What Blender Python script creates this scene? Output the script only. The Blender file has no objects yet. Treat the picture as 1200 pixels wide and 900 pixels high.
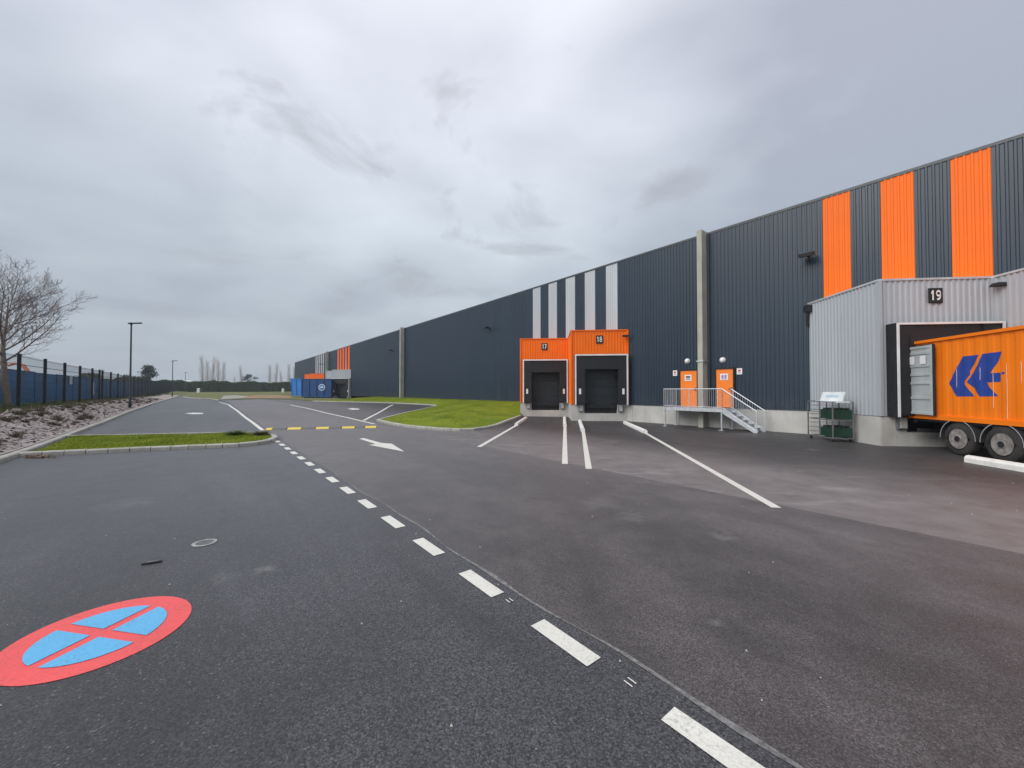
import bpy, bmesh, math, random
from mathutils import Vector, Matrix
from mathutils.geometry import delaunay_2d_cdt, tessellate_polygon
random.seed(7)
R = math.radians
C = bpy.context.scene.collection
CAMZ = 2.0; F = 455.0
NV = Vector((.7842, .6205, 0)); UV = Vector((-.6205, .7842, 0))      # towards / along the warehouse
WALL = 21.94
da = R(84.5); DV = Vector((math.cos(da), math.sin(da), 0)); RV = Vector((math.sin(da), -math.cos(da), 0))   # dock axes
UP = Vector((0, 0, 1))

# ------------------------------------------------------------------ terrain
def lerp(a, b, t): return a + (b - a) * t
def smooth(t): t = max(0., min(1., t)); return t * t * (3 - 2 * t)
KN = [(-1e4, 0), (20, 0), (30, .14), (42, .36), (60, .52), (80, .6), (100, .68), (130, 1.15), (160, 1.55), (220, 1.8), (400, 1.85), (1e5, 1.85)]
def zt(s):
    for (a, x), (b, y) in zip(KN, KN[1:]):
        if s <= b: return lerp(x, y, smooth((s - a) / (b - a)) * .6 + .4 * (s - a) / (b - a))
    return 1.85
def H(s, n):
    z = zt(s)
    if n < -4.4:
        t = smooth((-4.4 - n) / 3.0)
        z = lerp(z + .1, max(z + .3, 1.02), t)
    return z
def W(s, n, z=None):
    v = NV * n + UV * s
    v.z = H(s, n) if z is None else z
    return v
def SN(p): return (p.x * UV.x + p.y * UV.y, p.x * NV.x + p.y * NV.y)
pitch = math.atan(8 / F)
def ray(px, py):
    d = Vector(((px - 600) / F, 1, (450 - py) / F))
    c, s = math.cos(pitch), math.sin(pitch)
    return Vector((d.x, d.y * c - d.z * s, d.y * s + d.z * c))
def G(px, py):                                                       # a point of the ground
    d = ray(px, py); t = 1.
    while t < 600:
        p = d * t; s, n = SN(p)
        if CAMZ + p.z <= zt(s): break
        t += .02 + t * .0015
    return Vector((p.x, p.y, zt(s)))

# ------------------------------------------------------------------ mesh helpers
class MB:
    def __init__(s): s.v = []; s.f = []; s.m = []
    def add(s, vs, fs, mi=0):
        o = len(s.v); s.v += [Vector(v) for v in vs]
        for f in fs: s.f.append([o + i for i in f]); s.m.append(mi)
    def quad(s, a, b, c, d, mi=0): s.add([a, b, c, d], [(0, 1, 2, 3)], mi)
    def box(s, c, h, ax=(Vector((1, 0, 0)), Vector((0, 1, 0)), UP), mi=0, bev=0):
        c = Vector(c); X, Y, Z = ax
        vs = [c + X * (h[0] * i) + Y * (h[1] * j) + Z * (h[2] * k) for k in (-1, 1) for j in (-1, 1) for i in (-1, 1)]
        s.add(vs, [(0, 2, 3, 1), (4, 5, 7, 6), (0, 1, 5, 4), (2, 6, 7, 3), (0, 4, 6, 2), (1, 3, 7, 5)], mi)
    def bar(s, a, b, w, h, mi=0, up=UP):                              # box beam from a to b
        a, b = Vector(a), Vector(b); d = (b - a); L = d.length; d.normalize()
        x = d.cross(up)
        if x.length < 1e-4: x = d.cross(Vector((1, 0, 0)))
        x.normalize(); y = x.cross(d)
        s.box((a + b) / 2, (w / 2, L / 2, h / 2), (x, d, y), mi)
    def tube(s, pts, rs, n=8, mi=0, cap=True):
        pts = [Vector(p) for p in pts]
        if not isinstance(rs, (list, tuple)): rs = [rs] * len(pts)
        o = len(s.v); px = None
        for i, p in enumerate(pts):
            d = (pts[min(i + 1, len(pts) - 1)] - pts[max(i - 1, 0)]).normalized()
            if px is None:
                px = d.cross(UP)
                if px.length < .05: px = d.cross(Vector((1, 0, 0)))
            px = (px - d * px.dot(d)).normalized(); py = d.cross(px)
            for k in range(n):
                a = 2 * math.pi * k / n
                s.v.append(p + (px * math.cos(a) + py * math.sin(a)) * rs[i])
        for i in range(len(pts) - 1):
            for k in range(n):
                s.f.append([o + i * n + k, o + i * n + (k + 1) % n, o + (i + 1) * n + (k + 1) % n, o + (i + 1) * n + k]); s.m.append(mi)
        if cap:
            s.f.append([o + k for k in range(n)][::-1]); s.m.append(mi)
            s.f.append([o + (len(pts) - 1) * n + k for k in range(n)]); s.m.append(mi)
    def prism(s, poly, off, mi=0):                                    # planar polygon extruded by a vector
        poly = [Vector(p) for p in poly]; n = len(poly); o = len(s.v)
        tr = tessellate_polygon([poly])
        s.v += poly + [p + off for p in poly]
        for t in tr:
            s.f.append([o + i for i in t]); s.m.append(mi); s.f.append([o + n + i for i in reversed(t)]); s.m.append(mi)
        for i in range(n):
            j = (i + 1) % n; s.f.append([o + i, o + j, o + n + j, o + n + i]); s.m.append(mi)
def wloc(o):
    v = Vector((0, 0, 0))
    while o: v += o.location; o = o.parent
    return v
def obj(name, mb, mats, parent=None, smooth_=False, loc=None, bevel=0, fix=True):
    """one mesh object; its origin is loc (world), verts are given in world space"""
    if not isinstance(mats, (list, tuple)): mats = [mats]
    base = Vector(loc) if loc is not None else (wloc(parent) if parent else Vector((0, 0, 0)))
    me = bpy.data.meshes.new(name)
    me.from_pydata([v - base for v in mb.v], [], mb.f)
    for m in mats: me.materials.append(m)
    me.polygons.foreach_set('material_index', mb.m)
    if fix:
        b = bmesh.new(); b.from_mesh(me); bmesh.ops.recalc_face_normals(b, faces=b.faces); b.to_mesh(me); b.free()
    if smooth_: me.polygons.foreach_set('use_smooth', [True] * len(me.polygons))
    o = bpy.data.objects.new(name, me); C.objects.link(o); o.parent = parent
    o.location = base - (wloc(parent) if parent else Vector((0, 0, 0)))
    if bevel:
        md = o.modifiers.new('bevel', 'BEVEL'); md.width = bevel; md.segments = 2; md.limit_method = 'ANGLE'
    return o
def tag(o, label=None, cat=None, group=None, kind=None):
    for k, v in (('label', label), ('category', cat), ('group', group), ('kind', kind)):
        if v: o[k] = v
    return o
def thing(name, label, cat, loc, group=None):
    o = bpy.data.objects.new(name, None); C.objects.link(o); o.location = loc
    o.empty_display_size = .2
    return tag(o, label, cat, group)
def copy_tree(o, parent=None, label=None):
    c = o.copy(); C.objects.link(c); c.parent = parent
    for ch in o.children: copy_tree(ch, c)
    if label: c['label'] = label
    return c

# ------------------------------------------------------------------ materials
def nt(name):
    m = bpy.data.materials.new(name); m.use_nodes = True; t = m.node_tree
    return m, t, t.nodes['Principled BSDF']
def N(t, ty, **kw):
    n = t.nodes.new(ty)
    for k, v in kw.items():
        if k in n.inputs: n.inputs[k].default_value = v
        else: setattr(n, k, v)
    return n
def L(t, a, b): t.links.new(a, b)
def mixc(t, fac, a, b, blend='MIX'):
    n = t.nodes.new('ShaderNodeMix'); n.data_type = 'RGBA'; n.blend_type = blend
    for s, v in ((n.inputs['Factor'], fac), (n.inputs[6], a), (n.inputs[7], b)):
        if isinstance(v, bpy.types.NodeSocket): L(t, v, s)
        elif isinstance(v, (int, float)): s.default_value = v
        else: s.default_value = (*v, 1) if len(v) == 3 else v
    return n.outputs[2]
def math_(t, op, a, b=0., c=None, clamp=False):
    n = t.nodes.new('ShaderNodeMath'); n.operation = op; n.use_clamp = clamp
    for i, v in enumerate((a, b, c)):
        if v is None: continue
        if isinstance(v, bpy.types.NodeSocket): L(t, v, n.inputs[i])
        else: n.inputs[i].default_value = v
    return n.outputs[0]
def rng(t, v, a, b, c=0., d=1.):
    n = t.nodes.new('ShaderNodeMapRange'); n.inputs[1].default_value = a; n.inputs[2].default_value = b
    n.inputs[3].default_value = c; n.inputs[4].default_value = d; L(t, v, n.inputs[0]); return n.outputs[0]
def pos(t, scale=(1, 1, 1), rot=0, local=False):
    if local: src = N(t, 'ShaderNodeTexCoord').outputs['Object']
    else: src = N(t, 'ShaderNodeNewGeometry').outputs['Position']
    mp = t.nodes.new('ShaderNodeMapping'); mp.inputs['Scale'].default_value = scale; mp.inputs['Rotation'].default_value = (0, 0, rot)
    L(t, src, mp.inputs[0]); return mp.outputs[0]
def noise(t, vec, scale, detail=3, rough=.55):
    n = N(t, 'ShaderNodeTexNoise'); n.inputs['Scale'].default_value = scale; n.inputs['Detail'].default_value = detail
    n.inputs['Roughness'].default_value = rough; L(t, vec, n.inputs['Vector']); return n.outputs['Fac']
def mat(name, col, rough=.6, metal=0., var=.12, scale=2., stretch=(1, 1, 1), bump=0., bscale=40., fine=0., dirt=0., dirtcol=(.12, .1, .08), spec=.5, local=True, rvar=.1):
    m, t, p = nt(name)
    v = pos(t, stretch, local=local)
    n1 = noise(t, v, scale, 4)
    lo = tuple(c * (1 - var) for c in col); hi = tuple(min(1, c * (1 + var)) for c in col)
    c = mixc(t, rng(t, n1, .3, .7), lo, hi)
    if fine:
        c = mixc(t, rng(t, noise(t, pos(t, local=local), bscale, 2), .3, .7, 0, 1), c, mixc(t, fine, c, (0.02, .02, .02)))
    if dirt:
        d = noise(t, pos(t, (1, 1, .15), local=local), 3.1, 6, .7)
        c = mixc(t, rng(t, d, .5, .85, 0, dirt), c, dirtcol)
    L(t, c, p.inputs['Base Color'])
    L(t, rng(t, n1, .2, .8, max(.03, rough - rvar), min(1, rough + rvar)), p.inputs['Roughness'])
    p.inputs['Metallic'].default_value = metal
    p.inputs['Specular IOR Level'].default_value = spec
    if bump:
        b = N(t, 'ShaderNodeBump'); b.inputs['Strength'].default_value = bump; b.inputs['Distance'].default_value = .01
        L(t, noise(t, pos(t, local=local), bscale, 3), b.inputs['Height']); L(t, b.outputs[0], p.inputs['Normal'])
    return m
def dotn(t, g, vec):
    d = t.nodes.new('ShaderNodeVectorMath'); d.operation = 'DOT_PRODUCT'; L(t, g, d.inputs[0]); d.inputs[1].default_value = vec
    return d.outputs['Value']
def sheetmat(name, col, rough, **kw):
    """coated steel sheets: each sheet a hair different, rain streaks and splashes low down"""
    m = mat(name, col, rough, **kw); t = m.node_tree; p = t.nodes['Principled BSDF']
    g = N(t, 'ShaderNodeNewGeometry').outputs['Position']
    sp = math_(t, 'FLOOR', math_(t, 'DIVIDE', math_(t, 'ADD', dotn(t, g, UV), .15), .965))
    wn = N(t, 'ShaderNodeTexWhiteNoise', noise_dimensions='1D'); L(t, sp, wn.inputs['W'])
    old = p.inputs['Base Color'].links[0].from_socket
    c = mixc(t, rng(t, wn.outputs[0], 0, 1, 0, .12), old, tuple(min(1, x * 1.6) for x in col))
    sx_ = N(t, 'ShaderNodeSeparateXYZ'); L(t, g, sx_.inputs[0])
    st = noise(t, pos(t, (1, 1, .06)), 5, 4, .7)
    c = mixc(t, rng(t, st, .55, .8, 0, .14), c, (.09, .1, .11))
    lowz = math_(t, 'MULTIPLY', rng(t, sx_.outputs[2], 2.0, 1.1), rng(t, noise(t, g, 3, 4), .35, .7, 0, .35))
    c = mixc(t, lowz, c, (.1, .095, .085)); L(t, c, p.inputs['Base Color']); return m
TRACKS = [((-9, 9), 15.0), ((-9, 9), 16.9), ((-2, -4), 13.2), ((-2, -4), 15.0), ((22, -14), 21.5), ((22, -14), 23.4)]
def asphalt(name, dark, light, grain, big=.22, contrast=1., nfun=None, coarse=70, spec=.55, tint=(1, .96, .97), sheen=.25, patches=()):
    """aggregate in bitumen: stones, mottling along the driving direction, dust and drips"""
    m, t, p = nt(name)
    v = pos(t); g = N(t, 'ShaderNodeNewGeometry').outputs['Position']
    ang = math.atan2(UV.y, UV.x)
    lv = pos(t, (1, 1, 1), -ang)
    st = N(t, 'ShaderNodeMapping'); st.inputs['Scale'].default_value = (.35, 1, 1); L(t, lv, st.inputs[0])
    n1 = noise(t, st.outputs[0], big, 5, .6); n2 = noise(t, v, 1.7, 5, .65)
    f = math_(t, 'ADD', math_(t, 'MULTIPLY', n1, .68), math_(t, 'MULTIPLY', n2, .32))
    c = mixc(t, rng(t, f, .43, .58), dark, light)
    vo = N(t, 'ShaderNodeTexVoronoi'); vo.inputs['Scale'].default_value = coarse; L(t, v, vo.inputs['Vector'])
    sep = N(t, 'ShaderNodeSeparateColor'); L(t, vo.outputs['Color'], sep.inputs[0])
    stone = rng(t, sep.outputs[0], 0, 1, 1 - grain, 1 + grain * 1.1)
    cc = N(t, 'ShaderNodeCombineColor')
    for i in range(3): L(t, stone, cc.inputs[i])
    c = mixc(t, 1., c, cc.outputs[0], 'MULTIPLY')
    # pale stones and grit here and there
    sp = rng(t, sep.outputs[1], .965, .99)
    c = mixc(t, math_(t, 'MULTIPLY', sp, .5), c, (.22, .21, .2))
    # bitumen gaps between stones
    gap = rng(t, vo.outputs['Distance'], .45, .8)
    c = mixc(t, math_(t, 'MULTIPLY', gap, .55), c, tuple(x * .35 for x in dark))
    # pale rubbed patches
    w = noise(t, st.outputs[0], .9, 6, .7)
    c = mixc(t, rng(t, w, .62, .78, 0, .3 * contrast), c, tuple(min(1, x * 2.0) for x in light))
    # dark drips of oil and damp
    w2 = noise(t, v, .55, 6, .75)
    c = mixc(t, rng(t, w2, .62, .74, 0, .35), c, tuple(x * .6 for x in dark))
    for an, sc_, am, off in ((ang + .02, .9, .4, 0), (math.atan2(DV.y, DV.x) + .1, .8, .42 if nfun else .15, 5)):
        mp2 = N(t, 'ShaderNodeMapping'); mp2.inputs['Scale'].default_value = (.07, 1, 1); mp2.inputs['Location'].default_value = (off, off, 0)
        L(t, pos(t, (1, 1, 1), -an), mp2.inputs[0]); tw = noise(t, mp2.outputs[0], sc_ * 2.2, 4, .6)
        c = mixc(t, math_(t, 'MULTIPLY', rng(t, tw, .54, .68, 0, am), rng(t, n1, .3, .6)), c, tuple(x * .55 for x in dark))
    for px_, py_, rad_, am_ in patches:                               # rubbed pale spots and drips
        q = G(px_, py_); vm = t.nodes.new('ShaderNodeVectorMath'); vm.operation = 'DISTANCE'; L(t, g, vm.inputs[0]); vm.inputs[1].default_value = q
        dd = math_(t, 'ADD', vm.outputs['Value'], math_(t, 'MULTIPLY', math_(t, 'SUBTRACT', noise(t, v, 2.2 / rad_ ** .5, 5, .7), .5), rad_ * 3.))
        a_ = math_(t, 'MULTIPLY', rng(t, dd, rad_, rad_ * .1, 0, abs(am_)), rng(t, noise(t, v, 14, 4, .7), .35, .6, .2, 1))
        c = mixc(t, a_, c, (.3, .29, .28) if am_ > 0 else (.012, .012, .012))
    for (cx_, cy_), rr_ in TRACKS:                                    # swept tyre marks of trucks turning in
        vm = t.nodes.new('ShaderNodeVectorMath'); vm.operation = 'DISTANCE'; L(t, g, vm.inputs[0]); vm.inputs[1].default_value = (cx_, cy_, 0)
        dd = math_(t, 'ABSOLUTE', math_(t, 'SUBTRACT', vm.outputs['Value'], rr_))
        a_ = math_(t, 'MULTIPLY', rng(t, dd, .2, .08, 0, .42), rng(t, noise(t, v, .5, 4, .7), .42, .6))
        c = mixc(t, a_, c, tuple(x * .5 for x in dark))
    if nfun: c = nfun(t, c, g, n2, n1)
    L(t, c, p.inputs['Base Color'])
    L(t, rng(t, n2, .3, .7, .44, .6), p.inputs['Roughness']); p.inputs['Specular IOR Level'].default_value = spec
    p.inputs['Sheen Weight'].default_value = sheen; p.inputs['Sheen Roughness'].default_value = .35; p.inputs['Sheen Tint'].default_value = (*tint, 1)
    b = N(t, 'ShaderNodeBump'); b.inputs['Strength'].default_value = .4; b.inputs['Distance'].default_value = .004
    h = math_(t, 'ADD', math_(t, 'MULTIPLY', vo.outputs['Distance'], -1.), noise(t, v, 160, 2))
    L(t, h, b.inputs['Height']); L(t, b.outputs[0], p.inputs['Normal'])
    return m
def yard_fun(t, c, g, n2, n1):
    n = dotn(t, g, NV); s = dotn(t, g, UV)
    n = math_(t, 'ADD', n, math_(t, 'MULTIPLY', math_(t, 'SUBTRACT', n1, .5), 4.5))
    c = mixc(t, rng(t, n, 19.5, 22.5, 0, .6), c, (.018, .017, .018))  # contact shade along the wall foot, painted into the asphalt colour
    # dusty band where trailers are set down, fading towards the docks
    band = math_(t, 'MULTIPLY', rng(t, n, 14.2, 10.2), rng(t, n2, .25, .6, .6, 1.))
    band = math_(t, 'MULTIPLY', band, rng(t, s, 26, 8, .35, 1))
    c = mixc(t, math_(t, 'MULTIPLY', band, .75), c, (.225, .2, .198))
    # pale scuffs lying along the band
    mp = N(t, 'ShaderNodeMapping'); mp.inputs['Rotation'].default_value = (0, 0, -math.atan2(UV.y, UV.x)); mp.inputs['Scale'].default_value = (.35, 1.6, 1); L(t, g, mp.inputs[0])
    sc = noise(t, mp.outputs[0], 1.1, 5, .7)
    return mixc(t, math_(t, 'MULTIPLY', rng(t, sc, .56, .7, 0, .6), band), c, (.34, .31, .3))
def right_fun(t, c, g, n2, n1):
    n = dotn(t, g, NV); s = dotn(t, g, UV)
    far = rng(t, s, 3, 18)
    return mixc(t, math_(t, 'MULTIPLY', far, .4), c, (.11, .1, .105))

M = {}
M['asph_l'] = asphalt('asphalt_new', (.022, .0215, .0245), (.05, .05, .056), .8, coarse=88, tint=(.9, .95, 1), patches=((311, 668, .13, .5), (264, 677, .15, .22), (150, 590, .5, .14), (470, 720, .5, -.4), (380, 800, .35, -.4)))
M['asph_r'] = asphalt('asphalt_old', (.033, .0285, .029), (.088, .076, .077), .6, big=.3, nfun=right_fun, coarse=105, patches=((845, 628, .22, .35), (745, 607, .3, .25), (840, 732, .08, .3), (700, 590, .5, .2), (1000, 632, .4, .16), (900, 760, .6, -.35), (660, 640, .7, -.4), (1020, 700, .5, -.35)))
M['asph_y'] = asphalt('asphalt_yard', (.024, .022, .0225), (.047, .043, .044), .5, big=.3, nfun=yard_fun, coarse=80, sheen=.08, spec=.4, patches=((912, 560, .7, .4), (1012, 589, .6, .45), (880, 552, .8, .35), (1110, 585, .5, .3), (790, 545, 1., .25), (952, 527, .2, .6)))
M['seal'] = mat('joint_sealant', (.2, .196, .193), .85, var=.5, scale=20, local=False, fine=.4, bscale=90)
def paint(name, col, wear=.5, rough=.55, sc=26):
    m, t, p = nt(name); v = pos(t)
    a = noise(t, v, sc, 5, .7); b = noise(t, v, 1.3, 3)
    w = rng(t, math_(t, 'ADD', math_(t, 'MULTIPLY', a, .6), math_(t, 'MULTIPLY', b, .4)), .56, .72, 0, wear)
    vo = N(t, 'ShaderNodeTexVoronoi'); vo.inputs['Scale'].default_value = 62; L(t, v, vo.inputs['Vector'])
    sc_ = N(t, 'ShaderNodeSeparateColor'); L(t, vo.outputs['Color'], sc_.inputs[0])
    c = mixc(t, w, mixc(t, rng(t, b, .3, .7), tuple(x * .86 for x in col), col), (.1, .1, .1))
    c = mixc(t, rng(t, sc_.outputs[0], 0, 1, 0, .22), c, tuple(x * .5 for x in col))
    gp = math_(t, 'MULTIPLY', rng(t, vo.outputs['Distance'], .55, .8), rng(t, noise(t, v, 4, 4, .7), .42, .7, .0, .45))
    c = mixc(t, gp, c, (.06, .06, .06))
    L(t, c, p.inputs['Base Color']); p.inputs['Roughness'].default_value = rough
    bu = N(t, 'ShaderNodeBump'); bu.inputs['Strength'].default_value = .4; bu.inputs['Distance'].default_value = .004
    L(t, noise(t, v, 120, 2), bu.inputs['Height']); L(t, bu.outputs[0], p.inputs['Normal'])
    return m
M['white_line'] = paint('road_paint_white', (.76, .745, .68), .8)
M['yellow_line'] = paint('bump_yellow', (.8, .62, .08), .5)
M['bump_dark'] = paint('bump_grey', (.12, .12, .12), .3)
M['sign_red'] = paint('marking_red', (.86, .1, .1), .12, .5)
M['sign_blue'] = paint('marking_blue', (.12, .46, .78), .12, .5)
M['kerb'] = mat('kerb_concrete', (.42, .41, .37), .85, var=.2, scale=3, bump=.3, fine=.2, dirt=.3, local=False)
M['concrete'] = mat('plinth_concrete', (.5, .49, .46), .85, var=.14, scale=.9, bump=.15, dirt=.45, dirtcol=(.22, .2, .17), local=False)
M['concrete_fin'] = mat('fin_concrete', (.42, .41, .35), .85, var=.14, scale=1.2, bump=.2, dirt=.4, dirtcol=(.15, .14, .1), local=False)
M['clad_dark'] = sheetmat('cladding_slate', (.017, .033, .054), .36, var=.1, scale=.5, stretch=(1, 1, .2), spec=.5, local=False, rvar=.06)
M['clad_orange'] = mat('cladding_orange', (.97, .175, .008), .5, spec=.25, var=.06, scale=.8, local=False)
M['clad_silver'] = mat('cladding_silver', (.5, .53, .56), .42, metal=.25, var=.07, scale=.6, stretch=(1, 1, .2), local=False)
M['clad_grey'] = mat('cladding_pale_grey', (.5, .51, .54), .45, var=.06, scale=.8, local=False)
M['flash_dark'] = mat('flashing_dark', (.045, .055, .065), .4, local=False)
M['flash_light'] = mat('flashing_light', (.6, .61, .63), .4, metal=.3, local=False)
M['roof'] = mat('roof_membrane', (.25, .25, .25), .8, local=False)
M['white_metal'] = mat('white_painted_metal', (.78, .79, .8), .4)
M['black_rubber'] = mat('black_rubber', (.016, .016, .018), .7, var=.3, scale=5, bump=.2)
M['curtain'] = mat('curtain_pvc', (.012, .012, .015), .55, var=.3, scale=3)
M['door_dark'] = mat('dock_door', (.015, .02, .024), .5, var=.2, scale=2)
M['galv'] = mat('galvanised_steel', (.6, .63, .66), .42, metal=.55, var=.12, scale=7)
M['steel_dark'] = mat('dark_steel', (.03, .03, .033), .5, metal=.3, var=.3, scale=4)
M['steel_grey'] = mat('grey_steel', (.22, .23, .24), .5, metal=.5, var=.2, scale=4)
M['orange_door'] = mat('orange_door_paint', (.95, .23, .02), .4, var=.05)
M['plate_black'] = mat('plate_black', (.012, .012, .012), .4)
M['plate_white'] = mat('plate_white', (.82, .82, .82), .4, var=.04)
M['lamp_glass'] = mat('opal_glass', (.85, .85, .85), .25, var=.03)
M['violet'] = mat('pictogram_violet', (.28, .2, .45), .5)
M['red'] = mat('pictogram_red', (.6, .06, .06), .5)
M['cont_orange'] = mat('container_orange', (1., .22, .004), .5, spec=.3, var=.06, scale=.9, dirt=.12, dirtcol=(.6, .2, .05))
M['cont_blue'] = mat('logo_blue', (.018, .06, .32), .45, var=.12, scale=3)
M['cont_grey'] = mat('container_door_grey', (.43, .47, .47), .45, var=.1, dirt=.3)
M['tyre'] = mat('tyre_rubber', (.032, .03, .028), .85, var=.35, scale=8, dirt=.4, dirtcol=(.14, .12, .1))
M['rim'] = mat('rim_steel', (.26, .235, .22), .6, metal=.0, var=.4, scale=9, dirt=.7, dirtcol=(.13, .08, .06))
M['fender'] = mat('fender_plastic', (.035, .035, .037), .5, var=.2)
M['fender_edge'] = mat('fender_edge', (.35, .36, .38), .5)
M['guide'] = mat('wheel_guide_paint', (.8, .79, .75), .5, var=.08, dirt=.45, dirtcol=(.25, .23, .2), bump=.1, scale=5)
M['crate'] = mat('crate_green', (.008, .045, .026), .45, var=.2)
M['crate_lid'] = mat('crate_dark', (.012, .025, .02), .5)
M['panel'] = mat('pale_panel', (.7, .76, .78), .5)
M['post_navy'] = mat('fence_green_black', (.008, .014, .022), .6, spec=.3)
M['blue_sheet'] = mat('blue_sheet', (.004, .11, .28), .55, var=.4, scale=.35, dirt=.12, dirtcol=(.05, .08, .12), local=False)
M['blue_bin'] = mat('bin_blue', (.003, .06, .2), .45, var=.15, scale=1, dirt=.2)
M['blue_light'] = mat('skip_blue', (.02, .19, .56), .45, var=.15, scale=1, dirt=.2)
M['bark'] = mat('bark', (.2, .165, .13), .9, var=.3, scale=6, bump=.6, bscale=20)
M['twig'] = mat('twig', (.17, .125, .115), .8, var=.3, scale=2)
M['twig_far'] = mat('twig_far', (.32, .26, .22), .9, var=.2, scale=1)
M['digger'] = mat('digger_orange', (.45, .12, .05), .5)
M['white_far'] = mat('white_render', (.7, .7, .68), .8, local=False)
M['brick_far'] = mat('far_roof', (.25, .17, .14), .9, local=False)
def leafmat(name, a, b, sc=.6):
    m, t, p = nt(name)
    oi = noise(t, pos(t), sc, 3); f = noise(t, pos(t), 9, 2)
    c = mixc(t, rng(t, oi, .35, .65), a, b); c = mixc(t, rng(t, f, .3, .7, 0, .5), c, tuple(x * .5 for x in a))
    L(t, c, p.inputs['Base Color']); p.inputs['Roughness'].default_value = .7; p.inputs['Specular IOR Level'].default_value = .25
    return m
M['hedge'] = leafmat('hedge_leaves', (.035, .09, .012), (.07, .14, .025))
M['conifer'] = leafmat('conifer_needles', (.012, .03, .018), (.03, .055, .03))
M['bush'] = leafmat('bush_leaves', (.08, .11, .06), (.15, .18, .1))
M['grass_blade'] = leafmat('grass_blades', (.17, .235, .014), (.31, .34, .02), .6)
M['dry'] = leafmat('dry_shrub', (.1, .075, .06), (.2, .17, .11), 3)
M['chips'] = leafmat('bark_chips', (.3, .25, .24), (.45, .39, .37), 3)
def soil(name, a, b, c3, scale=.5, bump=.5, fs=14):
    m, t, p = nt(name); v = pos(t)
    n1 = noise(t, v, scale, 5, .6); n2 = noise(t, v, fs, 4, .7); n3 = noise(t, v, .12, 3)
    c = mixc(t, rng(t, n1, .35, .65), a, b); c = mixc(t, rng(t, n2, .35, .7, 0, .65), c, c3)
    c = mixc(t, rng(t, n3, .4, .65, 0, .35), c, b)
    L(t, c, p.inputs['Base Color']); p.inputs['Roughness'].default_value = .95; p.inputs['Specular IOR Level'].default_value = .15
    bu = N(t, 'ShaderNodeBump'); bu.inputs['Strength'].default_value = bump; bu.inputs['Distance'].default_value = .03
    L(t, n2, bu.inputs['Height']); L(t, bu.outputs[0], p.inputs['Normal']); return m
def lawn(m):                                                          # thin, worn and mossy patches
    t = m.node_tree; p = t.nodes['Principled BSDF']; old = p.inputs['Base Color'].links[0].from_socket; v = pos(t)
    c = mixc(t, rng(t, noise(t, v, .7, 6, .75), .54, .68, 0, .5), old, (.19, .18, .06)); c = mixc(t, rng(t, noise(t, v, 2.6, 5, .75), .6, .72, 0, .55), c, (.15, .11, .06))
    c = mixc(t, rng(t, noise(t, v, .33, 4, .7), .5, .65, 0, .5), c, (.05, .1, .008)); L(t, c, p.inputs['Base Color']); return m
M['lawn'] = lawn(soil('lawn_turf', (.12, .18, .01), (.235, .27, .014), (.07, .125, .01), .35, .5, 12))
M['ground'] = soil('rough_grassland', (.1, .13, .04), (.19, .18, .08), (.07, .08, .03), .2, .4, 3)
M['dirt'] = soil('bare_earth', (.26, .17, .11), (.32, .23, .15), (.2, .14, .09), .4, .5, 3)
M['gravelly'] = soil('stony_ground', (.3, .29, .26), (.36, .35, .31), (.2, .2, .17), .4, .5, 3)
M['mulch'] = soil('bark_mulch', (.33, .29, .28), (.42, .38, .37), (.2, .17, .155), 1.1, .5, 16)

# ------------------------------------------------------------------ surfaces on the terrain
def strip_sheet(name, s0, s1, n0, n1, dz, m, ds=1., dn=2., hf=None, kind='structure'):
    mb = MB(); ns = max(1, round((s1 - s0) / ds)); nn = max(1, round((n1 - n0) / dn))
    f = hf or (lambda s, n: zt(s))
    for i in range(ns + 1):
        for j in range(nn + 1):
            s = lerp(s0, s1, i / ns); n = lerp(n0, n1, j / nn); mb.v.append(W(s, n, f(s, n) + dz))
    for i in range(ns):
        for j in range(nn):
            a = i * (nn + 1) + j; mb.f.append([a, a + 1, a + nn + 2, a + nn + 1]); mb.m.append(0)
    o = obj(name, mb, m, smooth_=True); fixup(o)
    return tag(o, kind=kind)
def fixup(o):
    me = o.data
    if sum(p.normal.z for p in me.polygons) < 0: me.flip_normals()
def area_sheet(name, outline, hf, m, step=1., kind='structure'):
    """a closed outline on the ground filled with a height-following sheet"""
    pts = [Vector((p.x, p.y)) for p in outline]
    dens = []
    for a, b in zip(pts, pts[1:] + pts[:1]):
        k = max(1, int((b - a).length / step)); dens += [a + (b - a) * (i / k) for i in range(k)]
    xs = [p.x for p in dens]; ys = [p.y for p in dens]
    def inside(x, y):
        c = False; n = len(dens)
        for i in range(n):
            a, b = dens[i], dens[i - 1]
            if (a.y > y) != (b.y > y) and x < (b.x - a.x) * (y - a.y) / (b.y - a.y) + a.x: c = not c
        return c
    inner = []; y = min(ys)
    while y < max(ys):
        x = min(xs)
        while x < max(xs):
            q = Vector((x + random.uniform(-.1, .1) * step, y + random.uniform(-.1, .1) * step))
            if inside(q.x, q.y) and min((q - d).length for d in dens) > step * .4: inner.append(q)
            x += step
        y += step
    n = len(dens)
    vs, es, fs, *_ = delaunay_2d_cdt(dens + inner, [(i, (i + 1) % n) for i in range(n)], [], 1, 1e-5)
    mb = MB(); mb.v = [Vector((v.x, v.y, hf(v.x, v.y))) for v in vs]; mb.f = [list(f) for f in fs]; mb.m = [0] * len(fs)
    o = obj(name, mb, m, smooth_=True); fixup(o)
    return tag(o, kind=kind), inside, (min(xs), max(xs), min(ys), max(ys))
def zt_xy(x, y): return zt(x * UV.x + y * UV.y)
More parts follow.
